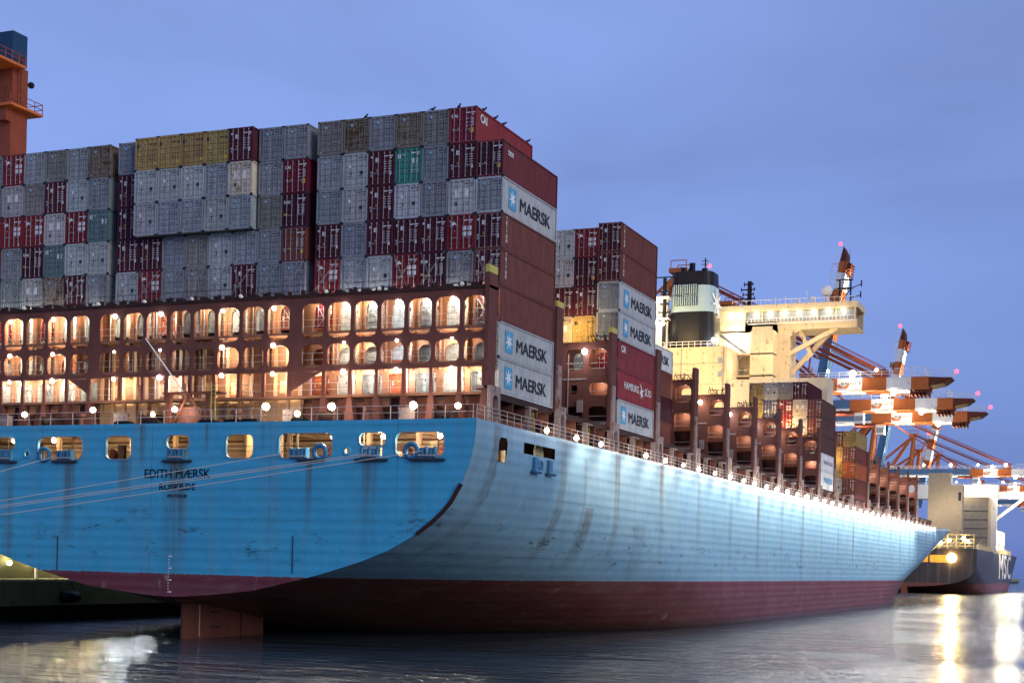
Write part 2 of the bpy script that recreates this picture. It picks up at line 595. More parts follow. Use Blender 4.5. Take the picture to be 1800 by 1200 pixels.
sh = thing("quay_shed", "olive quay shed with white posts and a dark roof behind the stern", "shed", (QX - 12.65, 0, 4.1))
MB().box(-12, 0, -40, 170, 0, 5.2).build("wall", [M_OLIVE], sh)
MB().box(-13, 3.4, -41, 171, 5.2, 5.9).build("roof", [M_DBROWN], sh)
for i in range(24):
    MB().box(2.6, 2.85, -38 + i * 6.2, -37.7 + i * 6.2, 0, 5.2).build("post", [M_WHITEP], sh)
for i, y in enumerate((22.3, 26.6, 31.5, 36.2, 41.3, 46.6)):
    o = link("wall_lamp", LAMP_W if i < 4 else LAMP_C, sh)
    o.location = (.5, y, 1.75)
    light((QX - 11.9, y, 6.3), (650, 900, 1100, 1400, 3000, 2600)[i], (1, .80, .40) if i < 4 else (.85, .92, 1), .4)

# ------------------------------------------------------------------ the container ship
CX = -27.6
PITCH, GAP, TH, Z0 = 2.48, .877, 2.93, 20.9
def XR(c):
    return -c * PITCH - GAP * (c >= 7) - GAP * (c >= 15)

ship = thing("container_ship", "long pale blue container ship with red bottom, seen from its stern", "container ship", (CX, 60, 0))
def SB(mb, name, mats, parent=None, smooth=False, recalc=True):
    """a part of the ship, modelled in world coordinates"""
    o = mb.build(name, mats, ship if parent is None else parent, smooth, recalc)
    p = ship if parent is None else None
    if parent is None:
        o.data.transform(Matrix.Translation((-CX, -60, 0)))
    else:
        L = parent.location if parent.parent else Vector((0, 0, 0))
        o.data.transform(Matrix.Translation((-CX, -60, 0)))
    return o
def ship_at(o, loc):
    o.location = (loc[0] - CX, loc[1] - 60, loc[2])
    return o
def ship_light(loc, *a, **k):
    o = light(loc, *a, **k)
    return o

BT = [(3.65, 0), (3.68, 1.27), (3.98, 4.83), (4.37, 8.31), (5.32, 12.45), (5.94, 14.93), (6.97, 18.33), (7.93, 20.85), (9.27, 23.32), (10.22, 24.63),
      (10.99, 25.5), (11.79, 26.21), (13.21, 27.05), (14.97, 27.76), (16.72, 28.12), (18.04, 28.2), (30, 28.2)]
def interp(tab, x):
    if x <= tab[0][0]:
        return tab[0][1]
    for (a, b_), (c, d) in zip(tab, tab[1:]):
        if x <= c:
            return b_ + (d - b_) * (x - a) / (c - a)
    return tab[-1][1]
def sdrop(Y):
    return 24 * max(0, (Y + 5.5) / 126) ** 1.1
def bow(Y, z):
    zt = [(0, 197), (5.6, 218), (10.7, 257), (13.4, 275), (18.3, 309), (22, 330)]
    lt = [(0, 110), (5.6, 105), (10.7, 90), (13.4, 82), (18.3, 70), (22, 62)]
    y0, L = interp(zt, z), interp(lt, z)
    return 28.2 - 28.2 * max(0, (Y - y0) / L) ** 2
def half(Y, z):
    b_ = interp(BT, z + sdrop(Y)) if Y < 125 else 28.2
    return max(0.02, min(b_, bow(Y, z)))
stations = [-5.5, -4.5, -3.2, -2.0, -.9, -.6, .55, .85, 2.5, 4.3, 4.5, 8, 11.3, 11.5, 14, 18, 23, 29, 36, 44, 53, 62, 72, 83, 95, 108, 122, 140, 160, 180, 200, 210, 220, 230, 240, 250, 260, 268, 276, 284, 292, 300, 306, 312, 318, 324, 330, 336, 342, 348, 354, 360, 366, 372, 376, 379]
zfix = [15.28, 15.6, 16.33, 16.9, 17.25, 17.75]
NL = 34
def rows_z(Y):
    zb = max(3.65 - sdrop(Y), -3)
    top = 18.3 + 2.6 * max(0, min(1, (Y - 280) / 70)) ** 1.5
    return [zb + (15.28 - zb) * (j / NL) ** 1.55 for j in range(NL)] + zfix + [top]
bm = bmesh.new()
for side in (1, -1):
    grid = []
    for Y in stations:
        grid.append([bm.verts.new((CX + side * half(Y, z), Y, z)) for z in rows_z(Y)])
    nz_ = len(grid[0])
    for i in range(len(stations) - 1):
        for j in range(nz_ - 1):
            q4 = [grid[i][j], grid[i + 1][j], grid[i + 1][j + 1], grid[i][j + 1]]
            y0, y1 = stations[i], stations[i + 1]
            k = j - NL
            if side == 1 and 0 <= k < 4 and -.91 < y0 and y1 < .86:      # tall slot near the corner
                ci, cj = (y0 < -.8) * 1 + (y1 > .8) * 2, (k == 0) * 1 + (k == 3) * 2
                if ci and cj:
                    drop = {(1, 1): 2, (2, 1): 3, (1, 2): 1, (2, 2): 0}[(ci, cj)]
                    bm.faces.new([v for n_, v in enumerate(q4) if n_ != drop])
                continue
            if side == 1 and 2 <= k < 4 and y0 > 4.2 and y1 < 11.6:        # wide mooring port
                continue
            bm.faces.new(q4)
me = bpy.data.meshes.new("hull")
bmesh.ops.recalc_face_normals(bm, faces=bm.faces)
bm.to_mesh(me)
bm.free()
me.polygons.foreach_set('use_smooth', [True] * len(me.polygons))
STR = [('X', -44.9, 0, .75, 15.2, 4, .95), ('X', -38.2, 0, .75, 15.1, 8, .8), ('X', -27.2, 0, 1.4, 15.1, 4.5, .75), ('X', -32.4, 0, .9, 15.2, 11.8, .5),
       ('X', -8.6, 0, .9, 15.3, 6.5, 1.0), ('X', -14.2, 0, .45, 15.2, 8.5, .85), ('X', -4.4, 0, .8, 15.2, 9.5, .4), ('X', -30.6, 0, .4, 18.2, 14.5, .8), ('X', -24.1, 0, .2, 18.2, 15.5, .7),
       ('X', -18.6, 0, .25, 18.2, 15.8, .6),
       ('Y', -1.2, 15, 1.1, 18.2, 7.0, .8), ('Y', 36.5, 0, 2.2, 11.5, 5, .8), ('Y', 21, 0, 1.6, 12.5, 6.5, .5), ('Y', 118, 0, 1.5, 14, 5.5, .6), ('Y', 3.4, 0, .01, 15, 14, 0), ('Y', 19.5, 0, .5, 17, 9, .5)]
STR = [s_ for s_ in STR if s_[6] > 0]
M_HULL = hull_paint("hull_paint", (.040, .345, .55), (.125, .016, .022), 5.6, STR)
M_SIDE = hull_paint("lit_side_hull_paint", (.175, .355, .485), (.125, .024, .020), 5.6, STR)  # paler copy of the hull blue, brighter side light put into the colour
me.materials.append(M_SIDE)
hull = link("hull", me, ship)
hull.data.transform(Matrix.Translation((-CX, -60, 0)))

# transom with its mooring ports
zs = [z for z, _ in BT[:-1]] + [18.3]
out = [(CX + interp(BT, z) - .03, z) for z in zs if z > 3.66]
out = [(CX, 3.66)] + out + [(2 * CX - x, z) for x, z in out[::-1]]
ports = [(-46.5, -44.3, 16.2, 17.27, .45), (-41.7, -36.9, 15.3, 17.25, .6), (-34.36, -31.74, 15.3, 17.25, .5), (-28.1, -25.83, 16.14, 17.26, .5), (-22.14, -19.54, 15.33, 17.25, .5),
         (-17.04, -12.09, 15.3, 17.28, .5), (-9.6, -7.23, 16.22, 17.28, .45), (-6.34, -2.12, 15.36, 17.26, .55)]
lower = [(-46.2, -44.5, 15.35, 16.05), (-27.9, -26.0, 15.35, 16.0), (-9.4, -7.5, 15.4, 16.1)]
holes = [rrect(a, b_, c, d, r) for a, b_, c, d, r in ports] + [rrect(a, b_, c, d, .08, 2) for a, b_, c, d in lower]
holes += [rrect(c - .3, c + .3, 15.55, 16.1, .28) for c in (-42.95, -10.7)]
SB(MB().plate(out, holes, -5.5, -5.28), "transom", [M_HULL])
k = MB()
for (x0, z0), (x1, z1) in zip(out[8:12], out[9:13]):
    k.bar((x0, -5.5, z0), (x1, -5.5, z1), .26, .26)
SB(k, "spray_rail", [M_DBROWN])
k = MB()
for a, b_, c, d, r in ports:
    SB(MB().plate(rrect(a - .09, b_ + .09, c - .09, d + .09, r + .08), [rrect(a, b_, c, d, r)], -5.56, -5.49), "port_rim", [pm("port_rim_paint", (.22, .34, .42), .5)])
k = MB()
for a, b_ in ((-46.7, -44.0), (-40.0, -37.4), (-28.4, -25.5), (-15.2, -12.6), (-9.9, -7.0), (-5.0, -2.0)):
    SB(MB().box(a, b_, -5.75, -5.505, 15.0, 15.18), "fairlead_ledge", [M_DARK])
for cx_, cz in ((-41, 15.72), (-13.2, 15.75), (-4.95, 15.8), (-42.95, 15.82), (-10.7, 15.82)):
    k = MB()
    big = cx_ not in (-42.95, -10.7)
    k.torus((cx_, -5.5, cz), .55 if big else .3, .2 if big else .09, 'Y', 16, 8)
    SB(k, "ring_chock", [M_BLUEP if big else M_HULL], smooth=True)
for cx_ in (-45.35, -38.6, -26.95, -15.0, -8.45, -3.4):
    k = MB()
    for dx in (-.62, .12):
        k.tube((cx_ + dx, -5.4, 15.32), (cx_ + dx, -5.4, 16.02), .22, 10, 0)
        k.box(cx_ + dx + .3, cx_ + dx + .42, -5.6, -5.0, 15.2, 16.15, 0)
    k.box(cx_ - .98, cx_ + .62, -5.6, -5.0, 15.19, 15.32, 0)
    k.bar((cx_ - .98, -5.3, 15.25), (cx_ - .98, -5.3, 16.1), .14, .5)
    k.tube((cx_ - .9, -5.62, 15.4), (cx_ + .5, -5.62, 15.4), .1, 8, 1)
    SB(k, "roller_fairlead", [M_BLUEP, M_GALV])

# mooring deck behind the ports
k = MB()
k.box(-55.2, -.1, -5.2, 13.2, 14.8, 15.0, 0)
k.box(-55.4, -4.2, 4.0, 4.2, 15.0, 18.1, 1)
k.box(-4.4, -4.2, 4.2, 13, 15.0, 18.1, 1)
k.box(-4.2, .3, 13, 13.2, 15.0, 18.1, 0)
k.box(-2.2, -2.0, 5, 13, 15.0, 18.1, 2)
k.box(-.9, -.7, 1.9, 2.2, 15.0, 18.1, 2)
k.box(-1.6, -.2, 2.2, 2.4, 15.0, 16.4, 3)
for x in (-53, -48.4, -43.8, -35.4, -31.0, -23.6, -19.3, -11.6, -7.0, -1.2):
    k.box(x, x + .35, -.6, -.2, 15.0, 18.1, 1)
    k.box(x, x + .2, -5.2, 4, 17.7, 18.0, 1)
for x0, x1 in ((-35, -32.6), (-22.8, -19.2), (-27.0, -25)):
    k.box(x0, x1, -1.4, -1.2, 15.0, 18.0, 1)
for x0 in (-40.5, -15.8, -10.4, -5.2):
    k.tube((x0, .6, 16.0), (x0 + 2.2, .6, 16.0), .7, 12, 2)
    k.box(x0 - .2, x0 + 2.4, -.1, 1.3, 15, 15.5, 2)
k.box(-55.4, .3, -5.2, 13.2, 18.1, 18.2, 3)
for i in range(46):
    x, y = -54 + i * 1.17, rnd.uniform(-2.5, 3.4)
    w, h = rnd.uniform(.2, .9), rnd.uniform(.5, 2.4)
    if rnd.random() < .5:
        k.box(x, x + w, y, y + .4, 15.0, 15.0 + h, rnd.choice((0, 2, 2, 3)))
    else:
        k.tube((x, y, 15.0), (x, y, 18.1), rnd.uniform(.05, .14), 8, rnd.choice((2, 3, 3)))
for z, mi in ((17.3, 3), (17.55, 2), (16.9, 3)):
    k.tube((-54.5, 3.8, z), (-5, 3.8, z), .08, 8, mi)
SB(k, "mooring_deck", [M_DBROWN, M_TAN, M_BROWN, M_CREAM])
k = MB()
for z in (16.2, 15.8):
    k.tube((-54, -5.15, z + .1), (0, -5.15, z + .1), .025, 5)
SB(k, "port_guard_rail", [M_DARK])
for x, y, p, c, mesh in ((-45.2, -4.6, 160, WARM, LAMP_W), (-40.9, -4.4, 180, WARM, LAMP_W), (-33.2, -2.6, 120, WARM, None), (-27, -3, 110, WARM, None), (-20.8, -3, 120, WARM, None),
                         (-12.5, -4.6, 200, (1, .86, .68), LAMP_W), (-8.0, -4.4, 160, (1, .86, .68), LAMP_W), (-3.0, -4.4, 220, (1, .86, .68), LAMP_W), (-1.8, 0.5, 120, WARM, None), (-2, 8.0, 160, WARM, None)):
    light((x - .5, y + .35, 17.3), p * 4.6, (1, .78, .52) if c == WARM else c, .18)
    if mesh:
        ship_at(link("deck_lamp", mesh, ship), (x, y, 17.05)).scale = (.8,) * 3

# fairleads on the starboard quarter
k = MB()
for y in (6.3, 9.6):
    k = MB()
    k.box(.5, .85, y, y + .8, 15.0, 16.15)
    k.tube((.9, y - .4, 15.0), (.9, y + 1.2, 14.96), .17, 10)
    SB(k, "side_fairlead", [M_BLUEP], smooth=False)
SB(MB().torus((.62, 8.1, 15.55), .38, .13, 'X', 16, 8), "ring_chock", [M_BLUEP], smooth=True)
k = MB()
k.torus((-.45, 10.2, 16.75), .95, .1, 'X', 20, 6, 0)
for i in range(5):
    k.box(-.49, -.41, 9.4, 11.0, 16.15 + i * .28, 16.25 + i * .28, 0)
    k.box(-.48, -.42, 9.5 + i * .33, 9.6 + i * .33, 16, 17.4, 0)
SB(k, "rope_reel", [pm("reel_paint", (.62, .58, .40), .5)])

# lettering on the transom
def tr(x, z):
    return frame_m((x - CX, -5.515 - 60, z), (1, 0, 0), (0, 0, 1))
put_text("name_lettering", "EDITH MÆRSK", 1.05, M_BLACK, tr(-26.95, 14.0), ship, .012, 6.63)
put_text("home_port_lettering", "ROSKILDE", .76, M_BLACK, tr(-26.9, 12.9), ship, .009, 3.63)
put_text("number_lettering", "IMO 9321548", .38, M_DARK, tr(-26.9, 12.15), ship, .008, 1.95)
k = MB()
for i in range(13):
    k.box(CX - .05, CX + .05, -5.52, -5.505, 4.0 + i * .25, 4.09 + i * .25)
    if i % 4 == 0:
        k.box(CX + .1, CX + .32, -5.52, -5.505, 4.0 + i * .25, 4.12 + i * .25)
SB(k, "draught_marks", [M_WHITE])
k = MB()
for x, z0, z1 in ((-15.5, 5.9, 9.0), (-39.3, 5.6, 8.6)):
    SB(MB().box(x - .03, x + .03, -5.56, -5.505, z0, z1), "vertical_fender_bar", [M_DARK])

# rudder and skeg
k = MB()
prof = [(-3.4, .12), (-2.2, .38), (1.4, .62), (4.6, .66)]
k.loft([[(CX + s_ * w, y, z) for (y, w), s_ in [(p_, 1) for p_ in prof] + [(p_, -1) for p_ in prof[::-1]]] for z in (-2, 3.05)], 0, True)
k.add([(CX + s_ * w, y, 3.05) for (y, w), s_ in [(p_, 1) for p_ in prof] + [(p_, -1) for p_ in prof[::-1]]], [tuple(range(8))])
k.box(CX - .28, CX + .28, -3.3, 5.0, 3.05, 3.14, 1)
k.box(CX - .6, CX + .6, -3.5, 8.2, 3.14, 3.9, 0)
k.box(CX - .32, CX + .32, 4.6, 4.78, -2, 3.1, 1)
k.box(CX - .72, CX + .72, 4.78, 8.4, -2, 3.6, 0)
for z in (.9, 2.2):
    k.box(CX + .6, CX + .7, 0, 1.4, z, z + .1, 1)
rud = SB(k, "rudder", [pm("rudder_paint", (.125, .045, .032), .6, dirt=.45, rust=.3), M_BLACK])
k = MB()
for i in range(14):
    k.box(CX + .43, CX + .47, -1.5, -1.4, .2 + i * .2, .28 + i * .2)
o = k.build("draught_marks", [M_WHITE], rud)
o.data.transform(Matrix.Translation((-CX, -60, 0)))
# main deck, hatch covers
k = MB()
dy = [-5.2, 100, 200, 270, 290, 300, 310, 320, 330, 340, 350, 360, 370]
edge = [(CX + half(y, 18.25) - .06, y) for y in dy]
k.plate(edge + [(2 * CX - x, y) for x, y in edge[::-1]], [], 18.2, 18.28, 'XY')
SB(k, "main_deck", [M_DBROWN])
for i in range(19):
    y0 = i * 15 + (2 if i >= 11 else 0)
    if 149 < y0 < 166:
        continue
    k = MB()
    k.box(-55.4, .0, y0 + .2, y0 + 12, 20.35, 20.82, 0)
    k.box(-53.4, -2.2, y0 - .2, y0 + 12.4, 18.28, 20.35, 1)
    for j in range(5):
        k.box(-2.2, -.1, y0 + .6 + j * 2.7, y0 + .75 + j * 2.7, 19.4, 20.35, 1)
    SB(k, "hatch_cover", [M_DBROWN, M_BROWN])

# the stern lashing bridge
LBY = -2.4
lb = SB(MB().plate([(-56, 22.74), (-.2, 22.74), (-.2, 28.95), (-56, 28.95)],
        [rrect(XR(c) - 2.13, XR(c) - (.22 if c == 0 else 0), 25.5, 28.4, .62) for c in range(22)] +
        [rrect(XR(c) - 2.13, XR(c) - (.22 if c == 0 else 0), 23.08, 25.0, .66) for c in range(22)], LBY, LBY + .14), "lashing_bridge", [M_BROWN])
def LP(mb, name, mats, parent=None):
    o = mb.build(name, mats, parent or lb)
    o.data.transform(Matrix.Translation((-CX, -60, 0)))
    return o
k = MB()
k.plate([(-56, 20.9), (-.2, 20.9), (-.2, 28.95), (-56, 28.95)],
        [rrect(XR(c) - 1.95, XR(c) - .2, 25.95, 28.78, .75) for c in range(22)] +
        [rrect(XR(c) - 1.95, XR(c) - .2, 23.3, 24.9, .6) for c in range(22) if c < 7 or c > 14] +
        [rrect(XR(c) - 1.0, XR(c) - .45, 23.75, 24.75, .05, 1) for c in range(7, 15)] +
        [rrect(XR(c) - 2.2, XR(c) - .3, 20.95, 22.6, .1, 1) for c in range(22) if c < 7 or c > 14] +
        [rrect(XR(c) - 1.9, XR(c) - 1.2, 21.2, 22.3, .05, 1) for c in range(7, 15)], LBY + 1.72, LBY + 1.8)
LP(k, "rear_frame", [M_INNER])
for c in range(23):
    k = MB()
    x = XR(c) + .12 if c else -.2
    if c == 22:
        x = -56
    k.box(x - .1, x + .02, LBY + .14, LBY + .72, 22.8, 28.9, 1)
    k.box(x - .1, x + .02, LBY + 1.25, LBY + 1.72, 22.8, 28.9, 1)
    k.box(x - .22, x + .08, LBY - .02, LBY + .2, 20.7, 22.74)
    if c < 7 or c > 14:
        xa, xb = x - .26, x + .12
        k.add([(xa, LBY - .05, 20.6), (xb, LBY - .05, 20.6), (xb, LBY + .5, 20.6), (xa, LBY + .5, 20.6), (xa - .25, LBY - .1, 18.3), (xb + .35, LBY - .1, 18.3), (xb + .35, LBY + .9, 18.3), (xa - .25, LBY + .9, 18.3)],
              [(0, 1, 2, 3), (0, 4, 5, 1), (1, 5, 6, 2), (2, 6, 7, 3), (3, 7, 4, 0)])
        k.add([(x - 1.75, LBY + 1.1, 20.5), (x - .1, LBY + 1.1, 20.5), (x - .1, LBY + .6, 18.3), (x - 1.75, LBY + .6, 18.3)], [(0, 1, 2, 3)])
    LP(k, "stanchion", [M_BROWN, M_INNER])
k = MB()
for z in (26.0, 23.2, 20.7):
    k.box(-56, -.2, LBY + .16, LBY + 1.7, z - .08, z)
    k.box(-56, -.2, LBY + .05, LBY + .17, z - .16, z + .06)
LP(k, "walkway", [M_INNER])
k = MB()
for z in (26.0, 23.2, 20.7):
    for h in (.55, 1.1):
        k.tube((-56, LBY + .22, z + h), (-.3, LBY + .22, z + h), .022, 5)
    for c in range(22):
        k.tube((XR(c) - 1.2, LBY + .22, z), (XR(c) - 1.2, LBY + .22, z + 1.1), .022, 5)
LP(k, "guard_rail", [M_RAIL])
k = MB()
k.box(-56, .12, LBY - .08, LBY + 1.8, 28.96, 29.2)
for c in range(22):
    k.box(XR(c) - 1.5, XR(c) - .8, LBY - .1, LBY + .5, 29.2, 29.42)
    k.box(XR(c) - 2.35, XR(c) - 2.1, LBY + .1, LBY + .4, 29.2, 29.6)
    k.box(XR(c) - .25, XR(c) - .05, LBY + .1, LBY + .4, 29.2, 29.5)
for h in (.5, 1.0):
    k.tube((-56, LBY + 1.0, 29.2 + h), (-.4, LBY + 1.0, 29.2 + h), .02, 5)
for c in range(44):
    k.tube((-.5 - c * 1.27, LBY + 1.0, 29.2), (-.5 - c * 1.27, LBY + 1.0, 30.2), .02, 5)
LP(k, "top_girder", [M_DBROWN])
k = MB()
k.box(-.24, .12, LBY - .14, LBY + 1.5, 22.6, 30.2, 0)
k.box(-.24, .12, LBY - .14, LBY + 1.5, 30.2, 30.8, 1)
k.box(-.2, .10, LBY - .1, LBY + 1.45, 18.3, 22.6, 2)
LP(k, "end_post", [M_BROWN, M_YRAIL, M_BROWN])
k = MB()
for c in range(21):
    xr, xl = XR(c) - .35, XR(c) - 2.1
    k.tube((xr, LBY + 1.95, 26.3), (xl, LBY + 2.2, 28.8), .03, 5)
    if c % 3 == 0:
        k.tube((xl, LBY + 1.95, 26.3), (xr, LBY + 2.2, 28.8), .03, 5)
    if c % 4 == 1:
        for dx in (0, .4):
            k.tube((xl + dx, LBY + .9, 23.2), (xl + dx, LBY + .9, 26.0), .035, 5)
        for i in range(8):
            k.tube((xl, LBY + .9, 23.4 + i * .33), (xl + .4, LBY + .9, 23.4 + i * .33), .025, 5)
    if c % 2:
        k.tube((-.3 - c * 2.5, LBY + 1.5, 20.8), (-.3 - c * 2.5, LBY + 1.5, 28.8), .06, 6)
LP(k, "turnbuckle_rod", [M_GALV])
# diagonal knee plates and the tan deckhouse in the middle
LP(MB().plate([(XR(7) - .1, 22.72), (XR(7) - .1, 20.9), (XR(6) - .15, 22.72)], [], LBY + .03, LBY + .06), "knee_plate", [M_BROWN])
LP(MB().plate([(XR(15) - 2.2, 22.72), (XR(15) + .2, 21.2), (XR(15) + .2, 22.72)], [], LBY + .03, LBY + .06), "knee_plate", [M_BROWN])
k = MB()
x0, x1 = XR(15) + .3, XR(7) + .2
k.box(x0, x1, -.52, -.1, 18.3, 25.6, 0)
n = 17
for i in range(n + 1):
    x = x0 + (x1 - x0) * i / n
    k.box(x - .14, x + .14, -.85, -.522, 18.3, 25.6, 0)
for i in range(0, n, 2):
    x = x0 + (x1 - x0) * (i + .25) / n
    k.box(x, x + .55, -.56, -.524, 21.3, 22.6, 1)
LP(k, "deckhouse_bulkhead", [M_TAN, M_BLACK])
# lashing rods crossing over the lowest tier above the bridge
for c in range(21):
    k = MB()
    xr, xl = XR(c) - .12, XR(c) - 2.3
    z1, z2 = Z0 + 3 * TH + .1, Z0 + 4 * TH
    y = LBY + 1.2
    for dx in (0, .22):
        k.tube((xl + .2 + dx, y, z1 - .4), (xr, -.06, z2), .016, 5)
        k.tube((xr - .2 - dx, y, z1 - .4), (xl, -.06, z2), .016, 5)
    LP(k, "lashing_rod", [pm("lashing_rod_steel", (.22, .21, .21), .6)])
for x in (-52.6, -47.8, -42.9, -36.1, -31.2, -24.8, -19.7, -12.9, -8.0, -3.05):
    cool = (x > -8.5 and x < -7) or abs(x + 31.2) < .1
    cc = COOL if cool else WARM
    for z, p, dz in ((28.1, 400, .0), (24.95, 310 if x not in (-36.1, -31.2) else 90, 0), (22.55, 400, 0)):
        light((x + .25, LBY + .62, z - .25), p, cc, .2)
        o = link("deck_lamp", LAMP_C if cool else LAMP_W, lb)
        ship_at(o, (x - .05, LBY - .02, z + .08))
        o.scale = (rnd.uniform(.38, .5) if p == 310 and x in (-12.9, -8.0, -3.05) else (.4 if p < 120 else rnd.uniform(.6, .85)),) * 3
for c in range(21):
    light((XR(c) - 1.5, LBY + 1.2, 28.5), rnd.choice((25, 60, 110, 170)), WARM, .15)
    if c < 7 or c > 14:
        light((XR(c) - 1.5, LBY + 1.2, 25.0), rnd.choice((10, 40, 120)), (1, .86, .66), .15)
        light((XR(c) - 1.5, LBY + 1.3, 22.6), rnd.choice((80, 150, 240)), (1, .92, .72), .15)
        light((XR(c) - 1.3, LBY + 2.12, 28.9), 170, (.95, 1, .9), .12)  # added light behind the rear frame, no fixture, brightens the containers
for c in (0, 3, 5, 8, 10, 12, 14, 17, 19):
    ship_at(link("floodlight", LAMP_U, lb), (XR(c) - 2.2, LBY - .3, 29.3))

# lamps and rail along the stern edge of the deck
for x, z, p in ((-43.6, 19.32, 120), (-36.1, 19.4, 40), (-36.14, 19.6, 150), (-27.6, 19.5, 190), (-18.6, 19.56, 240), (-15.6, 18.93, 120), (-12.4, 19.45, 300), (-5.05, 19.41, 280), (-1.16, 19.3, 120)):
    light((x, -4.3, z + .1), p * 1.1, (1, .84, .62), .25)
    if p > 50:
        ship_at(link("deck_lamp", LAMP_W, ship), (x, -5.15, z)).scale = (1.15 if p > 200 else .9,) * 3
light((-29.8, -4.9, 19.2), 30, (1, .45, .15), .15)
ship_at(link("deck_lamp", em and LAMP_S, ship), (-29.8, -5.2, 19.1)).scale = (.7,) * 3
k = MB()
for h in (.55, 1.1):
    k.tube((-55.5, -5.25, 18.3 + h), (.3, -5.25, 18.3 + h), .03, 5)
for i in range(24):
    k.tube((-55 + i * 2.4, -5.25, 18.28), (-55 + i * 2.4, -5.25, 19.4), .035, 5)
SB(k, "stern_rail", [M_RAIL])
# ensign gantry, flag staff and ladder at the centre
k = MB()
k.box(-29.4, -29.0, -3.9, -3.5, 18.3, 21.1, 0)
k.box(-25.4, -25.0, -3.9, -3.5, 18.3, 21.1, 0)
k.box(-29.6, -23.9, -4.2, -3.0, 20.95, 21.1, 0)
k.bar((-28.9, -3.6, 18.4), (-27.4, -3.6, 20.9), .16)
k.bar((-25.6, -3.6, 18.4), (-27.2, -3.6, 20.9), .16)
k.box(-28.6, -26.2, -3.3, -2.9, 18.3, 19.9, 0)
SB(k, "stern_gantry", [M_BROWN])
k = MB()
for dx in (0, .42):
    k.tube((-24.6 + dx, -4.2, 18.3), (-24.6 + dx, -4.2, 21.9), .04, 5)
for i in range(10):
    k.tube((-24.6, -4.2, 18.5 + i * .34), (-24.18, -4.2, 18.5 + i * .34), .03, 5)
SB(k, "ladder", [M_YRAIL])
SB(MB().tube((-27.6, -4.0, 21.1), (-30.6, -5.4, 25.6), .06, 6), "flag_staff", [M_WHITEP])
k = MB()
for x in (-33.2, -24.5, -22, -20.3, -30.2, -15.5):
    SB(MB().plate(rrect(x - .8, x + .8, 18.2, 18.62, .2, 3), [], -5.0, -4.2), "mooring_bollard", [M_BLACK])

for i, x in enumerate((-51, -47.5, -42.2, -38.8, -34.6, -31.4, -22.6, -17.4, -13.8, -9.8, -6.6, -3.2)):
    k = MB()
    if i % 3 == 0:
        k.tube((x, -3.4, 18.28), (x, -3.4, 19.2), .22, 10).tube((x, -3.4, 19.2), (x, -3.4, 19.5), .45, 10)
        SB(k, "mushroom_vent", [M_BROWN])
    elif i % 3 == 1:
        k.box(x - .6, x + .6, -3.5, -2.9, 18.28, 19.4).box(x - .5, x + .5, -3.53, -3.5, 18.4, 19.3).box(x - .65, x + .65, -3.55, -2.85, 19.4, 19.46)
        SB(k, "deck_locker", [M_BROWN2])
    else:
        k.tube((x - .7, -3.2, 18.8), (x + .7, -3.2, 18.8), .42, 12).box(x - .85, x - .7, -3.8, -2.6, 18.28, 19.3).box(x + .7, x + .85, -3.8, -2.6, 18.28, 19.3)
        SB(k, "winch", [M_DBROWN])
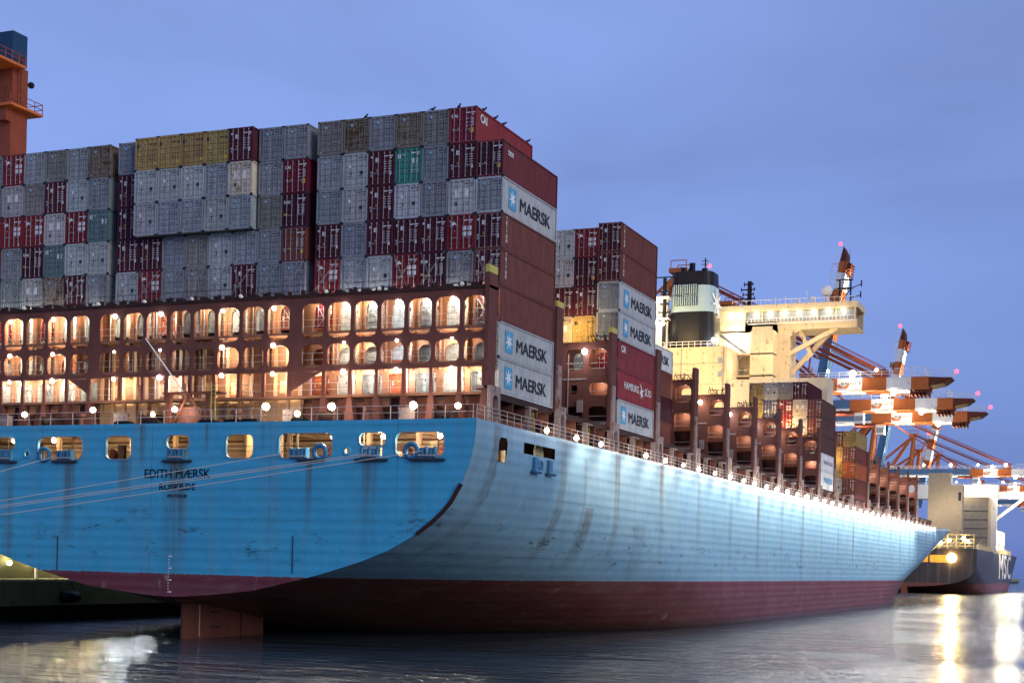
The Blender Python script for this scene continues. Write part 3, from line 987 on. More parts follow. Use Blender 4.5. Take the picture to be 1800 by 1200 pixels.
# the other lashing bridges along the deck
LBK = [1, 2, 3, 4, 5, 6, 7, 8, 9, 10, 12, 13, 14, 15, 16, 17]
for kk in LBK:
    Y = -2.4 + 15 * kk + {10: -1.2, 12: 4, 13: 2}.get(kk, 0)
    ncol = 3 if kk in (1,) else 8
    xl = XR(ncol - 1) - 2.6
    holes = []
    for c in range(ncol):
        if c and kk not in (2, 9):
            continue
        a, b_ = XR(c) - 2.25, XR(c) - .36
        holes.append(rrect(a, b_, 26.4, 28.45, .6))
        if kk in (2, 9):
            holes.append(rrect(a + .1, b_ + (.15 if c == 0 else 0), 23.85, 25.1, .4) if c != 1 else rrect(XR(1) - 1.6, XR(1) - .97, 24.06, 24.9, .12))
            holes.append(rrect(a, b_, 20.8, 22.8, .5))
        else:
            holes.append(rrect(a - .1, b_, 21.4, 25.2, .35))
    b = SB(MB().plate([(xl, 20.6), (-.2, 20.6), (-.2, 28.96), (xl, 28.96)], holes, Y, Y + .14), "lashing_bridge", [M_BROWN])
    k = MB()
    for c in range(ncol + 1):
        x = XR(c) - .05 if c else -.25
        k.box(x - .1, x + .05, Y + .14, Y + 1.6, 20.7, 28.9)
    hr = [rrect(XR(c) - 2.0, XR(c) - .6, 26.5, 28.3, .5) for c in range(ncol)]
    k.plate([(xl, 20.6), (-.2, 20.6), (-.2, 28.9), (xl, 28.9)], hr, Y + 1.6, Y + 1.7)
    LP(k, "rear_frame", [M_BROWN], b)
    k = MB()
    for c in range(1, ncol):      # pipes and cable trays on the solid plating
        k.tube((XR(c) - 1.9, Y - .1, 20.8), (XR(c) - 1.9, Y - .1, 28.0), .06, 6)
        k.box(XR(c) - .9, XR(c) - .3, Y - .22, Y - .02, 22.2, 23.4)
        k.box(XR(c) - 2.4, XR(c), Y - .08, Y - .01, 25.4, 25.6)
    LP(k, "cable_pipe", [M_BROWN2], b)
    k = MB()
    for z in (26.0, 23.2, 20.75):
        k.box(xl, -.22, Y + .16, Y + 1.6, z - .08, z)
    k.box(xl, .1, Y - .1, Y + 1.7, 28.97, 29.15)
    LP(k, "walkway", [M_BROWN], b)
    k = MB()
    for z in (26.0, 23.2, 20.75):
        for h in (.55, 1.1):
            k.tube((xl, Y + .22, z + h), (-.3, Y + .22, z + h), .025, 5)
    LP(k, "guard_rail", [M_RAIL], b)
    k = MB()          # rack of lashing gear on top
    for i in range(16):
        x, z = rnd.uniform(-2.3, -.4), 29.2
        k.tube((x, Y + rnd.uniform(0, 1.4), z), (x + rnd.uniform(-.5, .5), Y + rnd.uniform(0, 1.4), z + rnd.uniform(.3, 1.0)), .035, 5)
    k.tube((-2.4, Y + .1, 29.7), (-.3, Y + .1, 29.7), .04, 5)
    k.tube((-2.4, Y + .1, 29.15), (-2.4, Y + .1, 29.75), .04, 5)
    LP(k, "gear_rack", [M_DARK], b)
    k = MB()
    k.box(-.22, .14, Y - .16, Y + 1.4, 20.6, 30.0, 0)
    k.box(-.22, .14, Y - .16, Y + 1.4, 30.0, 30.5, 1 if kk < 3 else 0)
    k.box(.141, .3, Y - .12, Y + .9, 21.0, 24.8, 2)
    LP(k, "end_post", [M_BROWN, M_YRAIL, M_BROWN2], b)
    if kk in (2, 4, 5, 6, 7, 8):
        ship_at(link("flood_lamp", LAMP_C if kk in (2, 6, 7) else LAMP_W, b), (-2.6 if kk == 2 else -3.3, Y - .4, 28.15)).scale = (1.1,) * 3
        light((-3.2, Y - 1.6, 27.6), 200, (1, .95, .88) if kk in (2, 6, 7) else WARM, .25)
    elif kk >= 12:
        ship_at(link("flood_lamp", LAMP_W if kk != 12 else LAMP_S, b), (-2.4, Y - .45, 26.9)).scale = (1.3,) * 3
        light((-2.4, Y - 2.2, 26.6), 700, WARM, .3)
    if kk in (2, 3, 4, 5, 6, 7, 8, 9, 10):      # lit passages inside
        light((-1.3, Y + .85, 25.0), 130 if kk != 9 else 300, WARM, .15)
        light((-1.3, Y + .85, 28.2), 120, WARM, .15)

# starboard side: pillar portals, coaming, rail and deck lamps
k = MB()
for kk in range(0, 18):
    k = MB()
    y = -2.4 + 15 * kk + (4 if kk in (12,) else 0)
    k.plate([(y - .1, 18.28), (y + 1.9, 18.28), (y + 1.9, 21.0), (y - .1, 21.0)], [rrect(y + .4, y + 1.5, 18.4, 20.5, .5)], .05, .42, 'YZ')
    k.box(-1.2, .42, y - .1, y + 2.0, 21.0, 21.2)
    SB(k, "pillar_portal", [M_BROWN2])
for i in range(0, 38):
    y = 4.9 + 7.1 * i
    if y > 285:
        break
    SB(MB().box(-.15, .3, y + 1.2, y + 1.5, 18.28, 20.3).box(-.6, .32, y + 1.0, y + 3.0, 20.3, 20.42), "support_pillar", [M_BROWN2])
k = MB()
for h in (.4, .75, 1.1):
    k.tube((.5, -5.2, 18.3 + h), (.5, 300, 18.3 + h), .028, 5)
for i in range(200):
    k.tube((.5, -5.2 + i * 1.5, 18.28), (.5, -5.2 + i * 1.5, 19.4), .035, 5)
SB(k, "side_rail", [M_RAIL])
k = MB()
for i in range(0, 36):
    k = MB()
    y = 8.2 + 7.1 * i
    for dy_ in (0, .4):
        k.tube((-.35, y + dy_, 18.3), (-.35, y + dy_, 20.7), .035, 5)
    for j in range(6):
        k.tube((-.35, y, 18.6 + j * .36), (-.35, y + .4, 18.6 + j * .36), .025, 5)
    SB(k, "side_ladder", [M_YRAIL])
ys = [9.64, 17.07, 23.86, 31, 38.1, 45.1, 52.2, 58.7, 65.9, 73.2, 80.6, 86.7, 93.8, 100.3] + [107.4 + 7.1 * i for i in range(26)]
for i, y in enumerate(ys):
    if y > 290:
        break
    s_ = (1.0 + min(1, y / 150) * .25) * rnd.uniform(.68, 1.08)
    if i != 3:
        ship_at(link("deck_lamp", LAMP_C if i % 5 == 2 else LAMP_W, ship), (.5, y, 18.72)).scale = (s_,) * 3
    light((-.1, y + .35, 19.2), 45, WARM, .2)
    light((2.0, y + 1.2, 19.0), 70 + 3 * min(y, 150), (1, .93, .84), .4)  # added light off the deck edge, without a fixture, whitens the shell
    if 14 < y < 245:      # added spots with no fixtures, outboard of the deck lamps, brighten the shell
        light((4.6, y + .4, 19.4), (2600 if y < 48 else 1300 + 17 * y), (1, .74, .54) if y < 48 else (1, .90, .80), .5, None, 'SPOT', 125, (.6, y + 3, 9))

# engine casing, funnel and bridge
k = MB()
k.box(-37.5, -20.1, 149, 158, 20, 47, 0)
k.box(-38.5, -18.9, 148, 159, 33.2, 33.6, 1)
k.box(-52, -12, 147.5, 159, 20, 33.2, 1)
SB(k, "engine_casing", [M_CREAM, M_WHITEP])
k = MB()
for h in (.5, 1.0):
    k.tube((-37.4, 148.9, 47 + h), (-20.2, 148.9, 47 + h), .05, 5)
for i in range(16):
    k.tube((-37.4 + i * 1.146, 148.9, 47), (-37.4 + i * 1.146, 148.9, 48.05), .05, 5)
for h in (.5, 1.0):
    k.tube((-38.5, 147.8, 33.6 + h), (-12, 147.8, 33.6 + h), .05, 5)
SB(k, "casing_rail", [M_WHITEP])
def fun_ring(z, inset=0):
    pts = []
    n = 28
    for i in range(n):
        a = 2 * math.pi * i / n
        ex = lambda v: math.copysign(abs(v) ** .55, v)
        rx = 4.55 - (z - 47) * .052 - inset
        ry = 4.0 - (z - 47) * .03 - inset
        pts.append((-27.3 + rx * ex(math.cos(a)), 153.5 + ry * ex(math.sin(a)), z))
    return pts
fz = [47, 53.6, 58.4, 61.0]
k = MB()
for i, mi in ((0, 0), (1, 1), (2, 0)):
    k.loft([fun_ring(fz[i]), fun_ring(fz[i + 1])], mi, True)
k.add(fun_ring(60.4, .2), [tuple(range(28))], 0)
fun = SB(k, "funnel", [M_BLACK, M_FBLUE])
for x, y, h in ((-29.2, 152, 62), (-27.6, 152, 62.8), (-28.4, 154, 62.2), (-25.4, 152.5, 61.8), (-26.5, 155, 61.6), (-30.3, 153, 61.3)):
    LP(MB().tube((x, y, 60), (x, y, h), .55, 12), "exhaust_pipe", [M_BLACK], fun)
for z0, z1 in ((54.7, 56.4), (56.75, 58.5)):
    k = MB()
    k.box(-30.4, -25.9, 149.50 + (z0 - 54) * .03, 149.75, z0, z1, 0)
    for i in range(11):
        k.box(-30.3 + i * .41, -30.12 + i * .41, 149.34 + (z0 - 54) * .03, 149.5, z0, z1, 1)
    LP(k, "funnel_grille", [M_DARK, M_FBLUE], fun)
me = MB().plate(star7(2.5, .75, 7, 90), [], -.05, .05, 'XY').mesh("funnel_star", [M_WHITE])
me.transform(frame_m((-23.0 - CX, 152.4 - 60, 55.4), (.12, 1, 0), (-.03, 0, 1)))
link("funnel_star", me, fun)
ship_at(link("warning_lamp", LAMP_R, fun), (-24.1, 151, 61.9)).scale = (.8,) * 3
k = MB()
k.tube((-24.9, 151, 61), (-24.9, 151, 63.4), .12, 6)
for z in (62.2, 62.8):
    k.box(-25.6, -24.3, 150.9, 151.1, z, z + .1)
LP(k, "funnel_mast", [M_BLACK], fun)

k = MB()
k.box(-42, -13.4, 160, 167, 20, 53.0, 0)                       # accommodation tower
k.box(-42, -17.3, 159.2, 160, 33.4, 50.9, 0)
house = SB(k, "accommodation_block", [M_HOUSE])
k = MB()
k.box(-54, -2.0, 149.6, 155, 20, 41.0, 0)
k.box(-53, -12, 155, 160, 20, 34.0, 0)
LP(k, "lower_house", [M_HOUSE], house)
k = MB()
for z in (38.6, 42.4, 46.4):
    k.box(-25, -13.4, 156.5, 159.19, z, z + .25, 0)
    k.tube((-25, 156.6, z + 1.2), (-17.3, 156.6, z + 1.2), .06, 5)
k.box(-17.6, -17.3, 156.5, 159.19, 33.5, 50.8, 0)
k.box(-13.6, -13.4, 156.5, 160, 33.5, 50.8, 0)
k.box(-17.3, -13.6, 156.5, 156.7, 20, 51.5, 0)
LP(k, "stair_gallery", [M_CREAM], house)
k = MB()
for z in (36.0, 39.6, 43.4, 47.6):
    for x in (-24.2, -22.2, -20.0):
        k.box(x, x + .6, 159.12, 159.19, z, z + .9)
for z in (44, 41.5, 37):
    k.box(-21.6, -20.8, 148.93, 148.99, z, z + 1.0)
for x in (-36, -30, -25):
    k.box(x, x + .9, 148.93, 148.99, 34, 36)
for z in (24, 29, 36.5):
    for x in (-7, -4.2):
        k.box(x, x + .5, 149.53, 149.59, z, z + .8)
LP(k, "house_window", [M_GLASS], house)
for z0, x0, x1 in ((42.7, -24.4, -19.2), (46.7, -18.6, -23.6), (38.9, -18.6, -23.6)):
    k = MB()
    k.bar((x0, 157.6, z0), (x1, 157.6, z0 + 3.7), .16, .5)
    k.bar((x0, 157.3, z0 + 1.1), (x1, 157.3, z0 + 4.8), .07, .07)
    LP(k, "outside_stair", [M_GALV], house)
k = MB()
for x, z0, z1 in ((-37.0, 34, 46.8), (-28.4, 34, 46.8), (-20.6, 34, 46.8)):
    k.tube((x, 148.9, z0), (x, 148.9, z1), .1, 6)
for z in (40.2, 44.0):
    k.box(-37.5, -20.1, 148.95, 148.99, z, z + .06)
LP(k, "casing_pipe", [M_GALV], house)
k = MB()                                                            # bridge with its long wings
k.box(-56.5, .95, 160, 161, 51.3, 52.9, 0)
k.box(-56.5, .95, 161, 168, 51.3, 51.6, 0)
k.box(-56.5, 1.1, 159.6, 168, 54.9, 56.0, 0)
k.box(-24, -13.4, 160, 166, 50, 51.3, 0)
for x in [-24, -19.8, -16.4, -13, -9.6, -6.2, -2.8, .6]:
    k.box(x - .12, x + .12, 160.02, 160.3, 52.9, 54.9, 0)
k.box(-27, -19.5, 159.8, 160.4, 51.3, 55, 0)
k.box(-56, .9, 167.2, 167.6, 51.6, 54.9, 0)
bw = SB(k, "bridge_wing", [M_CREAM])
LP(MB().box(-24, .8, 160.45, 160.5, 53.0, 54.8), "bridge_window", [M_GLASS], bw)
k = MB()
for i in range(30):
    k.tube((-19 + i * .68, 159.75, 52.6), (-19 + i * .68, 159.75, 53.5), .04, 4)
k.tube((-19, 159.75, 53.5), (.9, 159.75, 53.5), .05, 5)
k.box(-19, 1.0, 159.6, 160, 52.4, 52.6)
LP(k, "wing_rail", [M_WHITEP], bw)
k = MB()
for p_, q_, w_ in (((-17.2, 160.9, 44.0), (-2.6, 160.9, 51.4), .8), ((-12.6, 163, 42.2), (-4.4, 163, 50.9), .8), ((-9.6, 161.6, 51.3), (-7.4, 161.6, 46.6), .7)):
    LP(MB().bar(p_, q_, w_, w_), "wing_brace", [M_CREAM], bw)
k = MB()
k.add([(-13.4, 160.2, 51.3), (-13.4, 160.2, 48.6), (-9.0, 160.2, 51.3)], [(0, 1, 2)])
k.add([(-13.4, 160.2, 38.2), (-10.6, 160.2, 35.6), (-10.6, 160.2, 34.4), (-13.4, 160.2, 34.4)], [(0, 1, 2, 3)])
k.box(-13.4, -11.2, 160.4, 166, 34, 51.3)
LP(k, "side_gusset", [M_CREAM], bw)
for i, x in enumerate((-22.2, -20.4, -17.5, -15, -12.3, -9.6, -6.9, -4.2, -1.6)):
    ship_at(link("ceiling_lamp", LAMP_W, bw), (x, 160.2, 54.55)).scale = (.85,) * 3
    light((x, 159.3, 54.2), 110, (1, .82, .55), .2)
    light((x, 158.4, 51.0), 50, (1, .82, .5), .2)
k = MB()
for x in (-23.2, -21.3, -18.8, -17.2, -14.8):
    LP(MB().torus((x, 159.75, 55.5 if x > -22 else 55.2), .22, .06, 'Y', 12, 5), "porthole", [M_DARK], house)
k = MB()                                                            # masts on the bridge roof
k.bar((-19.3, 162, 56), (-19.3, 162, 60.9), .7, .7)
for z, w in ((57.6, 1.7), (58.4, 1.3), (59.3, 1.6), (60.3, 1.1)):
    k.box(-19.3 - w, -19.3 + w * .6, 161.6, 162.4, z, z + .12)
    k.box(-19.3 - w, -19.3 - w + .12, 161.9, 162.1, z - .35, z + .5)
    k.box(-19.3 + w * .5, -19.3 + w * .6, 161.9, 162.1, z - .1, z + .45)
SB(k, "signal_mast", [M_BLACK])
k = MB()
for x, h in ((-.6, 4.2), (-2.6, 4.2)):
    k.box(x - .12, x + .12, 161.9, 162.1, 56, 56 + h)
k.box(-3, -.3, 161.5, 162.5, 58.6, 58.8)
k.box(-3.2, -.2, 161.6, 162.4, 60.2, 60.35)
k.bar((-2.5, 162, 56.1), (-.7, 162, 58.5), .15)
k.bar((-.5, 162, 58.7), (1.3, 162, 59.4), .14)
k.box(1.2, 1.4, 161.9, 162.1, 58.9, 60.1)
k.bar((-.5, 162, 57), (1.2, 162, 57.4), .14)
k.box(1.1, 1.3, 161.9, 162.1, 56.9, 58.1)
SB(k, "radar_mast", [M_BLACK])
SB(MB().ball((-4.9, 162, 58.4), 1.05, 14).tube((-4.9, 162, 56), (-4.9, 162, 57.6), .3, 8), "satellite_dome", [M_WHITEP], smooth=True)
k = MB()
for i in range(26):
    k.tube((-22 + i * .9, 159.8, 56), (-22 + i * .9, 159.8, 56.9), .03, 4)
k.tube((-22, 159.8, 56.9), (.8, 159.8, 56.9), .04, 4)
for x, h in ((-12.2, 1.8), (-11, 1.2), (-8.3, 2.4), (-14, 1.5)):
    k.tube((x, 160.5, 56), (x, 160.5, 56 + h), .06, 5)
k.box(-9.9, -9.5, 160.4, 160.8, 56, 56.9)
k.box(-7.4, -6.7, 160.4, 160.9, 56, 57.2)
SB(k, "roof_fittings", [M_WHITEP])
k = MB()
k.tube((-32.0, 149.5, 47), (-32.0, 149.5, 59.8), .35, 8)
for z, w in ((52, 1.0), (53.5, 1.1), (55, .9), (57.3, 1.0)):
    k.box(-32 - w, -32 + w, 149.2, 149.8, z, z + .15)
k.box(-34.2, -29.8, 149.4, 149.6, 59.9, 60.1)
SB(k, "aft_mast", [M_BLACK])
for loc, p, c in (((-22.4, 149.6, 48.0), 900, COOL), ((-20.6, 157.6, 49.6), 2200, (1, .90, .62)), ((-20.5, 157.6, 45.4), 1300, (1, .80, .4)), ((-20.5, 157.6, 41.6), 1300, (1, .76, .30)),
                  ((-20.5, 157.6, 37.6), 1200, (1, .76, .30)), ((-18.6, 152, 44), 260, (1, .82, .45)), ((-32.8, 148.4, 51.4), 500, (1, .88, .5)), ((-33.6, 148.0, 55), 420, (1, .84, .45)),
                  ((-30, 139, 50), 9000, (1, .68, .28)), ((-22, 139, 38), 6500, (1, .70, .36)), ((-8, 150, 44), 3500, (1, .80, .48)), ((-10, 146.8, 44), 300, (1, .9, .8)), ((-8, 168, 46), 500, WARM)):
    light(loc, p, c, .35)
for loc, me_ in (((-22.6, 149.2, 48.2), LAMP_C), ((-33.4, 148.2, 55.3), LAMP_W), ((-32.4, 148.2, 55.5), LAMP_W), ((-33, 148.2, 51.6), LAMP_W), ((-31.8, 148.2, 51.4), LAMP_W), ((-19.9, 158, 50.3), LAMP_W)):
    ship_at(link("deck_lamp", me_, ship), loc).scale = (1.4,) * 3
SB(MB().box(-38, -31.2, 149.0, 150, 47, 47.3).box(-38, -31, 148.6, 151, 52.2, 52.5).box(-38, -31, 148.6, 151, 56, 56.4).box(-37.5, -31.6, 150.4, 151, 47, 56), "casing_gallery", [M_WHITEP])

# ------------------------------------------------------------------ containers
PAL = {  # colour, rust, style, words
 'G': ((.255, .272, .295), .15, 'star', "blue grey"), 'g': ((.235, .23, .215), .62, 'star', "weathered grey"), 'b': ((.22, .185, .145), 1.0, 'star', "rusty grey"),
 'L': ((.385, .395, .405), .2, 'plain', "pale grey"), 'W': ((.40, .40, .395), .25, 'panel', "pale panelled"), 'M': ((.08, .018, .030), .1, 'round', "maroon"),
 'm': ((.06, .015, .025), .1, 'code', "dark maroon"), 'x': ((.06, .015, .028), .1, 'tex', "lettered maroon"), 'B': ((.17, .055, .045), .2, 'code', "red brown"),
 'R': ((.20, .024, .032), .12, 'red', "red"), 'D': ((.17, .018, .036), .1, 'cai', "crimson"), 'T': ((.035, .22, .195), .2, 'teal', "green"),
 't': ((.125, .18, .195), .45, 'tealw', "teal grey"), 'Y': ((.34, .24, .10), .35, 'yellow', "mustard"), 'C': ((.47, .40, .32), .6, 'panel', "dirty cream"),
 'N': ((.06, .065, .16), .2, 'code', "navy"), 'O': ((.33, .09, .04), .3, 'code', "orange red"), 'P': ((.62, .62, .63), .15, 'plain', "white")}
WD = 2.42
def corr_side(x, flip):
    rows = [[], []]
    y, L = .16, 12.0
    n = 42
    p = (L - .14) / n
    for i in range(n):
        for dy_, d in ((0, 0), (.07, .0), (.11, .045), (.22, .045)):
            for r_, z in zip(rows, (.2, 2.74)):
                r_.append((x + (-d if flip else d), y + i * p + dy_ * p / .28, z))
    return rows
def body_mesh():
    k = MB()
    W2 = WD
    for x in (-.001, -W2 + .001):
        k.loft(corr_side(x - (.02 if x > -1 else -.02), x > -1))
    k.box(-W2, 0, 0, .14, 2.74, 2.9)          # door header
    k.box(-W2, 0, 0, .14, 0, .17)
    k.box(-W2, -W2 + .13, 0, .15, .17, 2.74)
    k.box(-.13, 0, 0, .15, .17, 2.74)
    for x0, x1 in ((-W2, -W2 + .1), (-.1, 0)):
        k.box(x0, x1, .14, 12.05, 2.78, 2.9)
        k.box(x0, x1, .14, 12.05, 0, .17)
        k.box(x0 if x0 < -1 else x0, x1, 12.05, 12.19, 0, 2.9)
    k.box(-W2 + .1, -.1, .14, 12.1, 2.80, 2.84)
    k.box(-W2 + .1, -.1, .14, 12.1, .06, .1)
    k.box(-W2 + .1, -.1, 12.1, 12.15, .1, 2.8)
    for x0 in (-WD - .005, -.17):          # corner castings
        for z0 in (-.012, 2.79):
            k.box(x0, x0 + .18, -.012, .17, z0, z0 + .125, 1)
            k.box(x0 + .05, x0 + .13, -.016, -.01, z0 + .035, z0 + .09, 1)
    return k.mesh("body", [M_CONT, M_DARK], recalc=True)
def door_mesh(x0, x1):
    k = MB()
    k.box(x0, x1, .07, .11, .18, 2.73)
    n = 5
    for i in range(n):
        z0 = .26 + i * .495
        k.add([(x0 + .05, .069, z0), (x1 - .05, .069, z0), (x1 - .09, .03, z0 + .06), (x0 + .09, .03, z0 + .06), (x0 + .09, .03, z0 + .36), (x1 - .09, .03, z0 + .36), (x1 - .05, .069, z0 + .42), (x0 + .05, .069, z0 + .42)],
              [(0, 1, 2, 3), (3, 2, 5, 4), (4, 5, 6, 7), (0, 3, 4, 7), (1, 6, 5, 2)])
    return k.mesh("door", [M_CONT])
def lock_mesh(mat):
    k = MB()
    for x in (-.42, -.92, -1.50, -2.0):
        k.tube((x, -.005, .12), (x, -.005, 2.8), .028, 6)
        for z in (.2, 1.0, 1.9, 2.7):
            k.box(x - .06, x + .06, -.02, .065, z - .035, z + .035)
    for x in (-.67, -1.75):
        k.box(x - .2, x + .2, -.03, 0, 1.0, 1.05)
    return k.mesh("locking_gear", [mat])
def marks(style):
    k = MB()
    rg = random.Random(hash(style) % 1000 if False else len(style) * 7 + ord(style[0]))
    y0, y1 = .018, .029
    def r_(x, z, w, h, mi):
        k.box(x - w / 2, x + w / 2, y0, y1, z - h / 2, z + h / 2, mi)
    def code(mi, z=2.5):
        for x, w in ((-.78, .28), (-.35, .44)):
            r_(x, z, w, .085, mi)
        r_(-.35, z - .17, .2, .075, mi)
    def weights(mi, z=2.05, n=6, st=.17):
        for i in range(n):
            r_(-.84, z - i * st, .16, .05, mi)
            r_(-.42, z - i * st, .3, .05, mi)
    if style in ('star', 'plain', 'panel'):
        code(1)
    if style == 'star':
        r_(-1.62, 2.36, .25, .3, 3)
        k.plate([(x - 1.62, z + 2.36) for x, z in star7(.115, .045)], [], .010, .017, 'XZ', 0)
        weights(1, 2.0, 4, .2)
        r_(-1.95, 1.0, .07, .12, 0)
        r_(-2.1, .27, .16, .07, 0)
    if style == 'plain':
        r_(-1.7, 1.8, .24, .28, 0)
        r_(-.6, 1.2, .3, .35, 1)
        r_(-1.6, 1.15, .1, .25, 1)
    if style == 'panel':
        r_(-1.62, 1.72, .42, .62, 0)
        r_(-.82, 1.72, .42, .62, 0)
        r_(-1.7, .95, .18, .32, 1)
    if style in ('round', 'code', 'tex', 'cai', 'red'):
        code(0, 2.42)
    if style == 'round':
        k.plate([(-2.1 + .11 * math.cos(a * .7), 2.4 + .11 * math.sin(a * .7)) for a in range(9)], [], y0, y1, 'XZ', 0)
        r_(-1.62, 2.15, .3, .34, 0)
        r_(-1.62, 2.15, .18, .05, 1)
        weights(0, 1.95, 5, .2)
        r_(-2.12, 1.15, .22, .07, 0)
        r_(-2.12, .9, .18, .26, 4)
        r_(-.36, .95, .17, .24, 0)
        k.plate([(-1.72, 1.2), (-1.52, 1.2), (-1.62, 1.4)], [], y0, y1, 'XZ', 2)
    if style == 'code':
        weights(0, 1.9, 5, .16)
        r_(-2.1, 1.1, .2, .06, 0)
        r_(-.42, .85, .3, .38, 2)
        k.plate([(-1.72, 1.05), (-1.52, 1.05), (-1.62, 1.24)], [], y0, y1, 'XZ', 2)
        r_(-2.1, .9, .1, .14, 0)
    if style == 'red':
        k.plate([(-2.25, 2.5), (-1.95, 2.28), (-1.8, 2.36), (-1.5, 2.06), (-1.8, 2.12), (-1.92, 2.04), (-2.15, 1.98), (-2.06, 2.2)], [], y0, y1, 'XZ', 0)
        for x in (-.86, -.4):
            for z in (1.32, 1.78):
                r_(x, z, .34, .34, 0)
        r_(-.36, .3, .16, .07, 0)
        r_(-1.75, 1.6, .08, .12, 4)
    if style == 'cai':
        weights(0, 1.95, 3, .3)
        r_(-.36, 1.65, .24, .6, 4)
        r_(-.42, .98, .34, .42, 2)
        k.plate([(-1.72, 1.1), (-1.52, 1.1), (-1.62, 1.3)], [], y0, y1, 'XZ', 2)
        r_(-2.05, 1.12, .14, .14, 0)
    if style == 'tex':
        weights(0, 1.9, 6, .15)
        r_(-2.12, 1.12, .32, .17, 2)
    if style in ('teal', 'tealw'):
        r_(-2.05, 2.3, .3, .35, 0)
        r_(-1.62, 2.4, .1, .16, 0)
        r_(-.75, 1.85, .18, .4, 0)
        r_(-.42, 1.85, .18, .4, 0)
        if style == 'teal':
            weights(0, 1.5, 4, .2)
            code(0)
    if style == 'yellow':
        r_(-2.1, 2.2, .3, .36, 1)
        r_(-1.65, 2.25, .1, .1, 0)
        code(1, 2.3)
        weights(1, 1.7, 5, .2)
        r_(-.3, .55, .3, .25, 2)
        r_(-2.0, 1.45, .12, .14, 0)
    return k.mesh("door_marking", [M_WHITE, M_DARK, M_YEL, M_LBLUE, M_GALV])
BODY, DL, DR, LOCKG, LOCKP = body_mesh(), door_mesh(-WD + .14, -WD / 2 - .005), door_mesh(-WD / 2 + .005, -.14), lock_mesh(M_GALV), lock_mesh(M_CONT)
MARK = {s_: marks(s_) for s_ in ('star', 'plain', 'panel', 'round', 'code', 'red', 'cai', 'tex', 'teal', 'tealw', 'yellow')}
def word_mesh(body, size, bold):
    me = text_mesh("door_lettering", body, size, M_WHITE, .004, 0)
    thicken(me, bold)
    me.transform(frame_m((-1.98, .02, 2.2), (1, 0, 0), (0, 0, 1)))
    return me
WORD = {'cai': word_mesh("CAI", .36, .012), 'tex': word_mesh("tex", .5, .008)}
ORD = "zero first second third fourth fifth sixth seventh eighth ninth tenth eleventh twelfth thirteenth fourteenth fifteenth sixteenth seventeenth eighteenth nineteenth twentieth twenty-first".split()
protos = {}
def container(key, x, y, z, label, group, hgt=1.0, length=1.0):
    col, rust, style, words = PAL[key]
    j = rnd.uniform(.84, 1.14)
    c = tuple(min(1, v * j * rnd.uniform(.96, 1.04)) for v in col) + (1,)
    t = thing("shipping_container", label, "container", (x, y, z), group)
    gal = key in 'MmxBRDTN'
    for nm, me in (("body", BODY), ("door", DL), ("door", DR), ("locking_gear", LOCKG if gal else LOCKP), ("door_marking", MARK[style])):
        o = link(nm, me, t)
        o.color = c
        o['rust'] = rust * rnd.uniform(.6, 1.2)
    if style in WORD:
        link("door_lettering", WORD[style], t)
    if hgt != 1:
        t.scale = (1, 1, hgt)
    return t
def side_m(y, z):
    return frame_m((.012, y, z), (0, 1, 0), (0, 0, 1))
def side_maersk(t):
    k = MB().plate([(1.25, .55), (2.85, .55), (2.85, 2.3), (1.25, 2.3)], [], .0, .006, 'YZ', 0)
    k.plate([(2.05 + u * 1.05, 1.45 + v) for u, v in star7(.74, .27)], [], .007, .014, 'YZ', 1)
    k.build("side_emblem", [M_LBLUE, M_WHITE], t)
    put_text("side_lettering", "MAERSK", 1.5, M_DARK, side_m(7.1, 1.30), t, .02, 6.9, .006)
def side_vertical(t, word, big=False):
    for i, ch in enumerate(word):
        put_text("side_lettering", ch, .42, M_WHITE, side_m(.95, 2.5 - i * .36), t, .012, None, .005)
def side_cai(t):
    put_text("side_lettering", "CAI", .95, M_WHITE, side_m(1.45, 2.1), t, .03, 1.35, .006)
def side_hamburg(t):
    put_text("side_lettering", "HAMBURG", 1.0, M_WHITE, side_m(4.4, 1.55), t, .012, 4.8, .006)
    put_text("side_lettering", "SÜD", 1.0, M_WHITE, side_m(9.9, 1.55), t, .012, 2.3, .006)
    MB().plate([(7.0, 2.35), (7.5, 2.15), (7.9, 1.7), (8.5, 1.75), (8.0, 1.45), (8.35, .95), (7.85, 1.1), (7.5, .75), (7.55, 1.3), (7.1, 1.2), (7.55, 1.75), (7.3, 2.1)], [], .006, .014, 'YZ', 0).build("side_emblem", [M_WHITE], t)

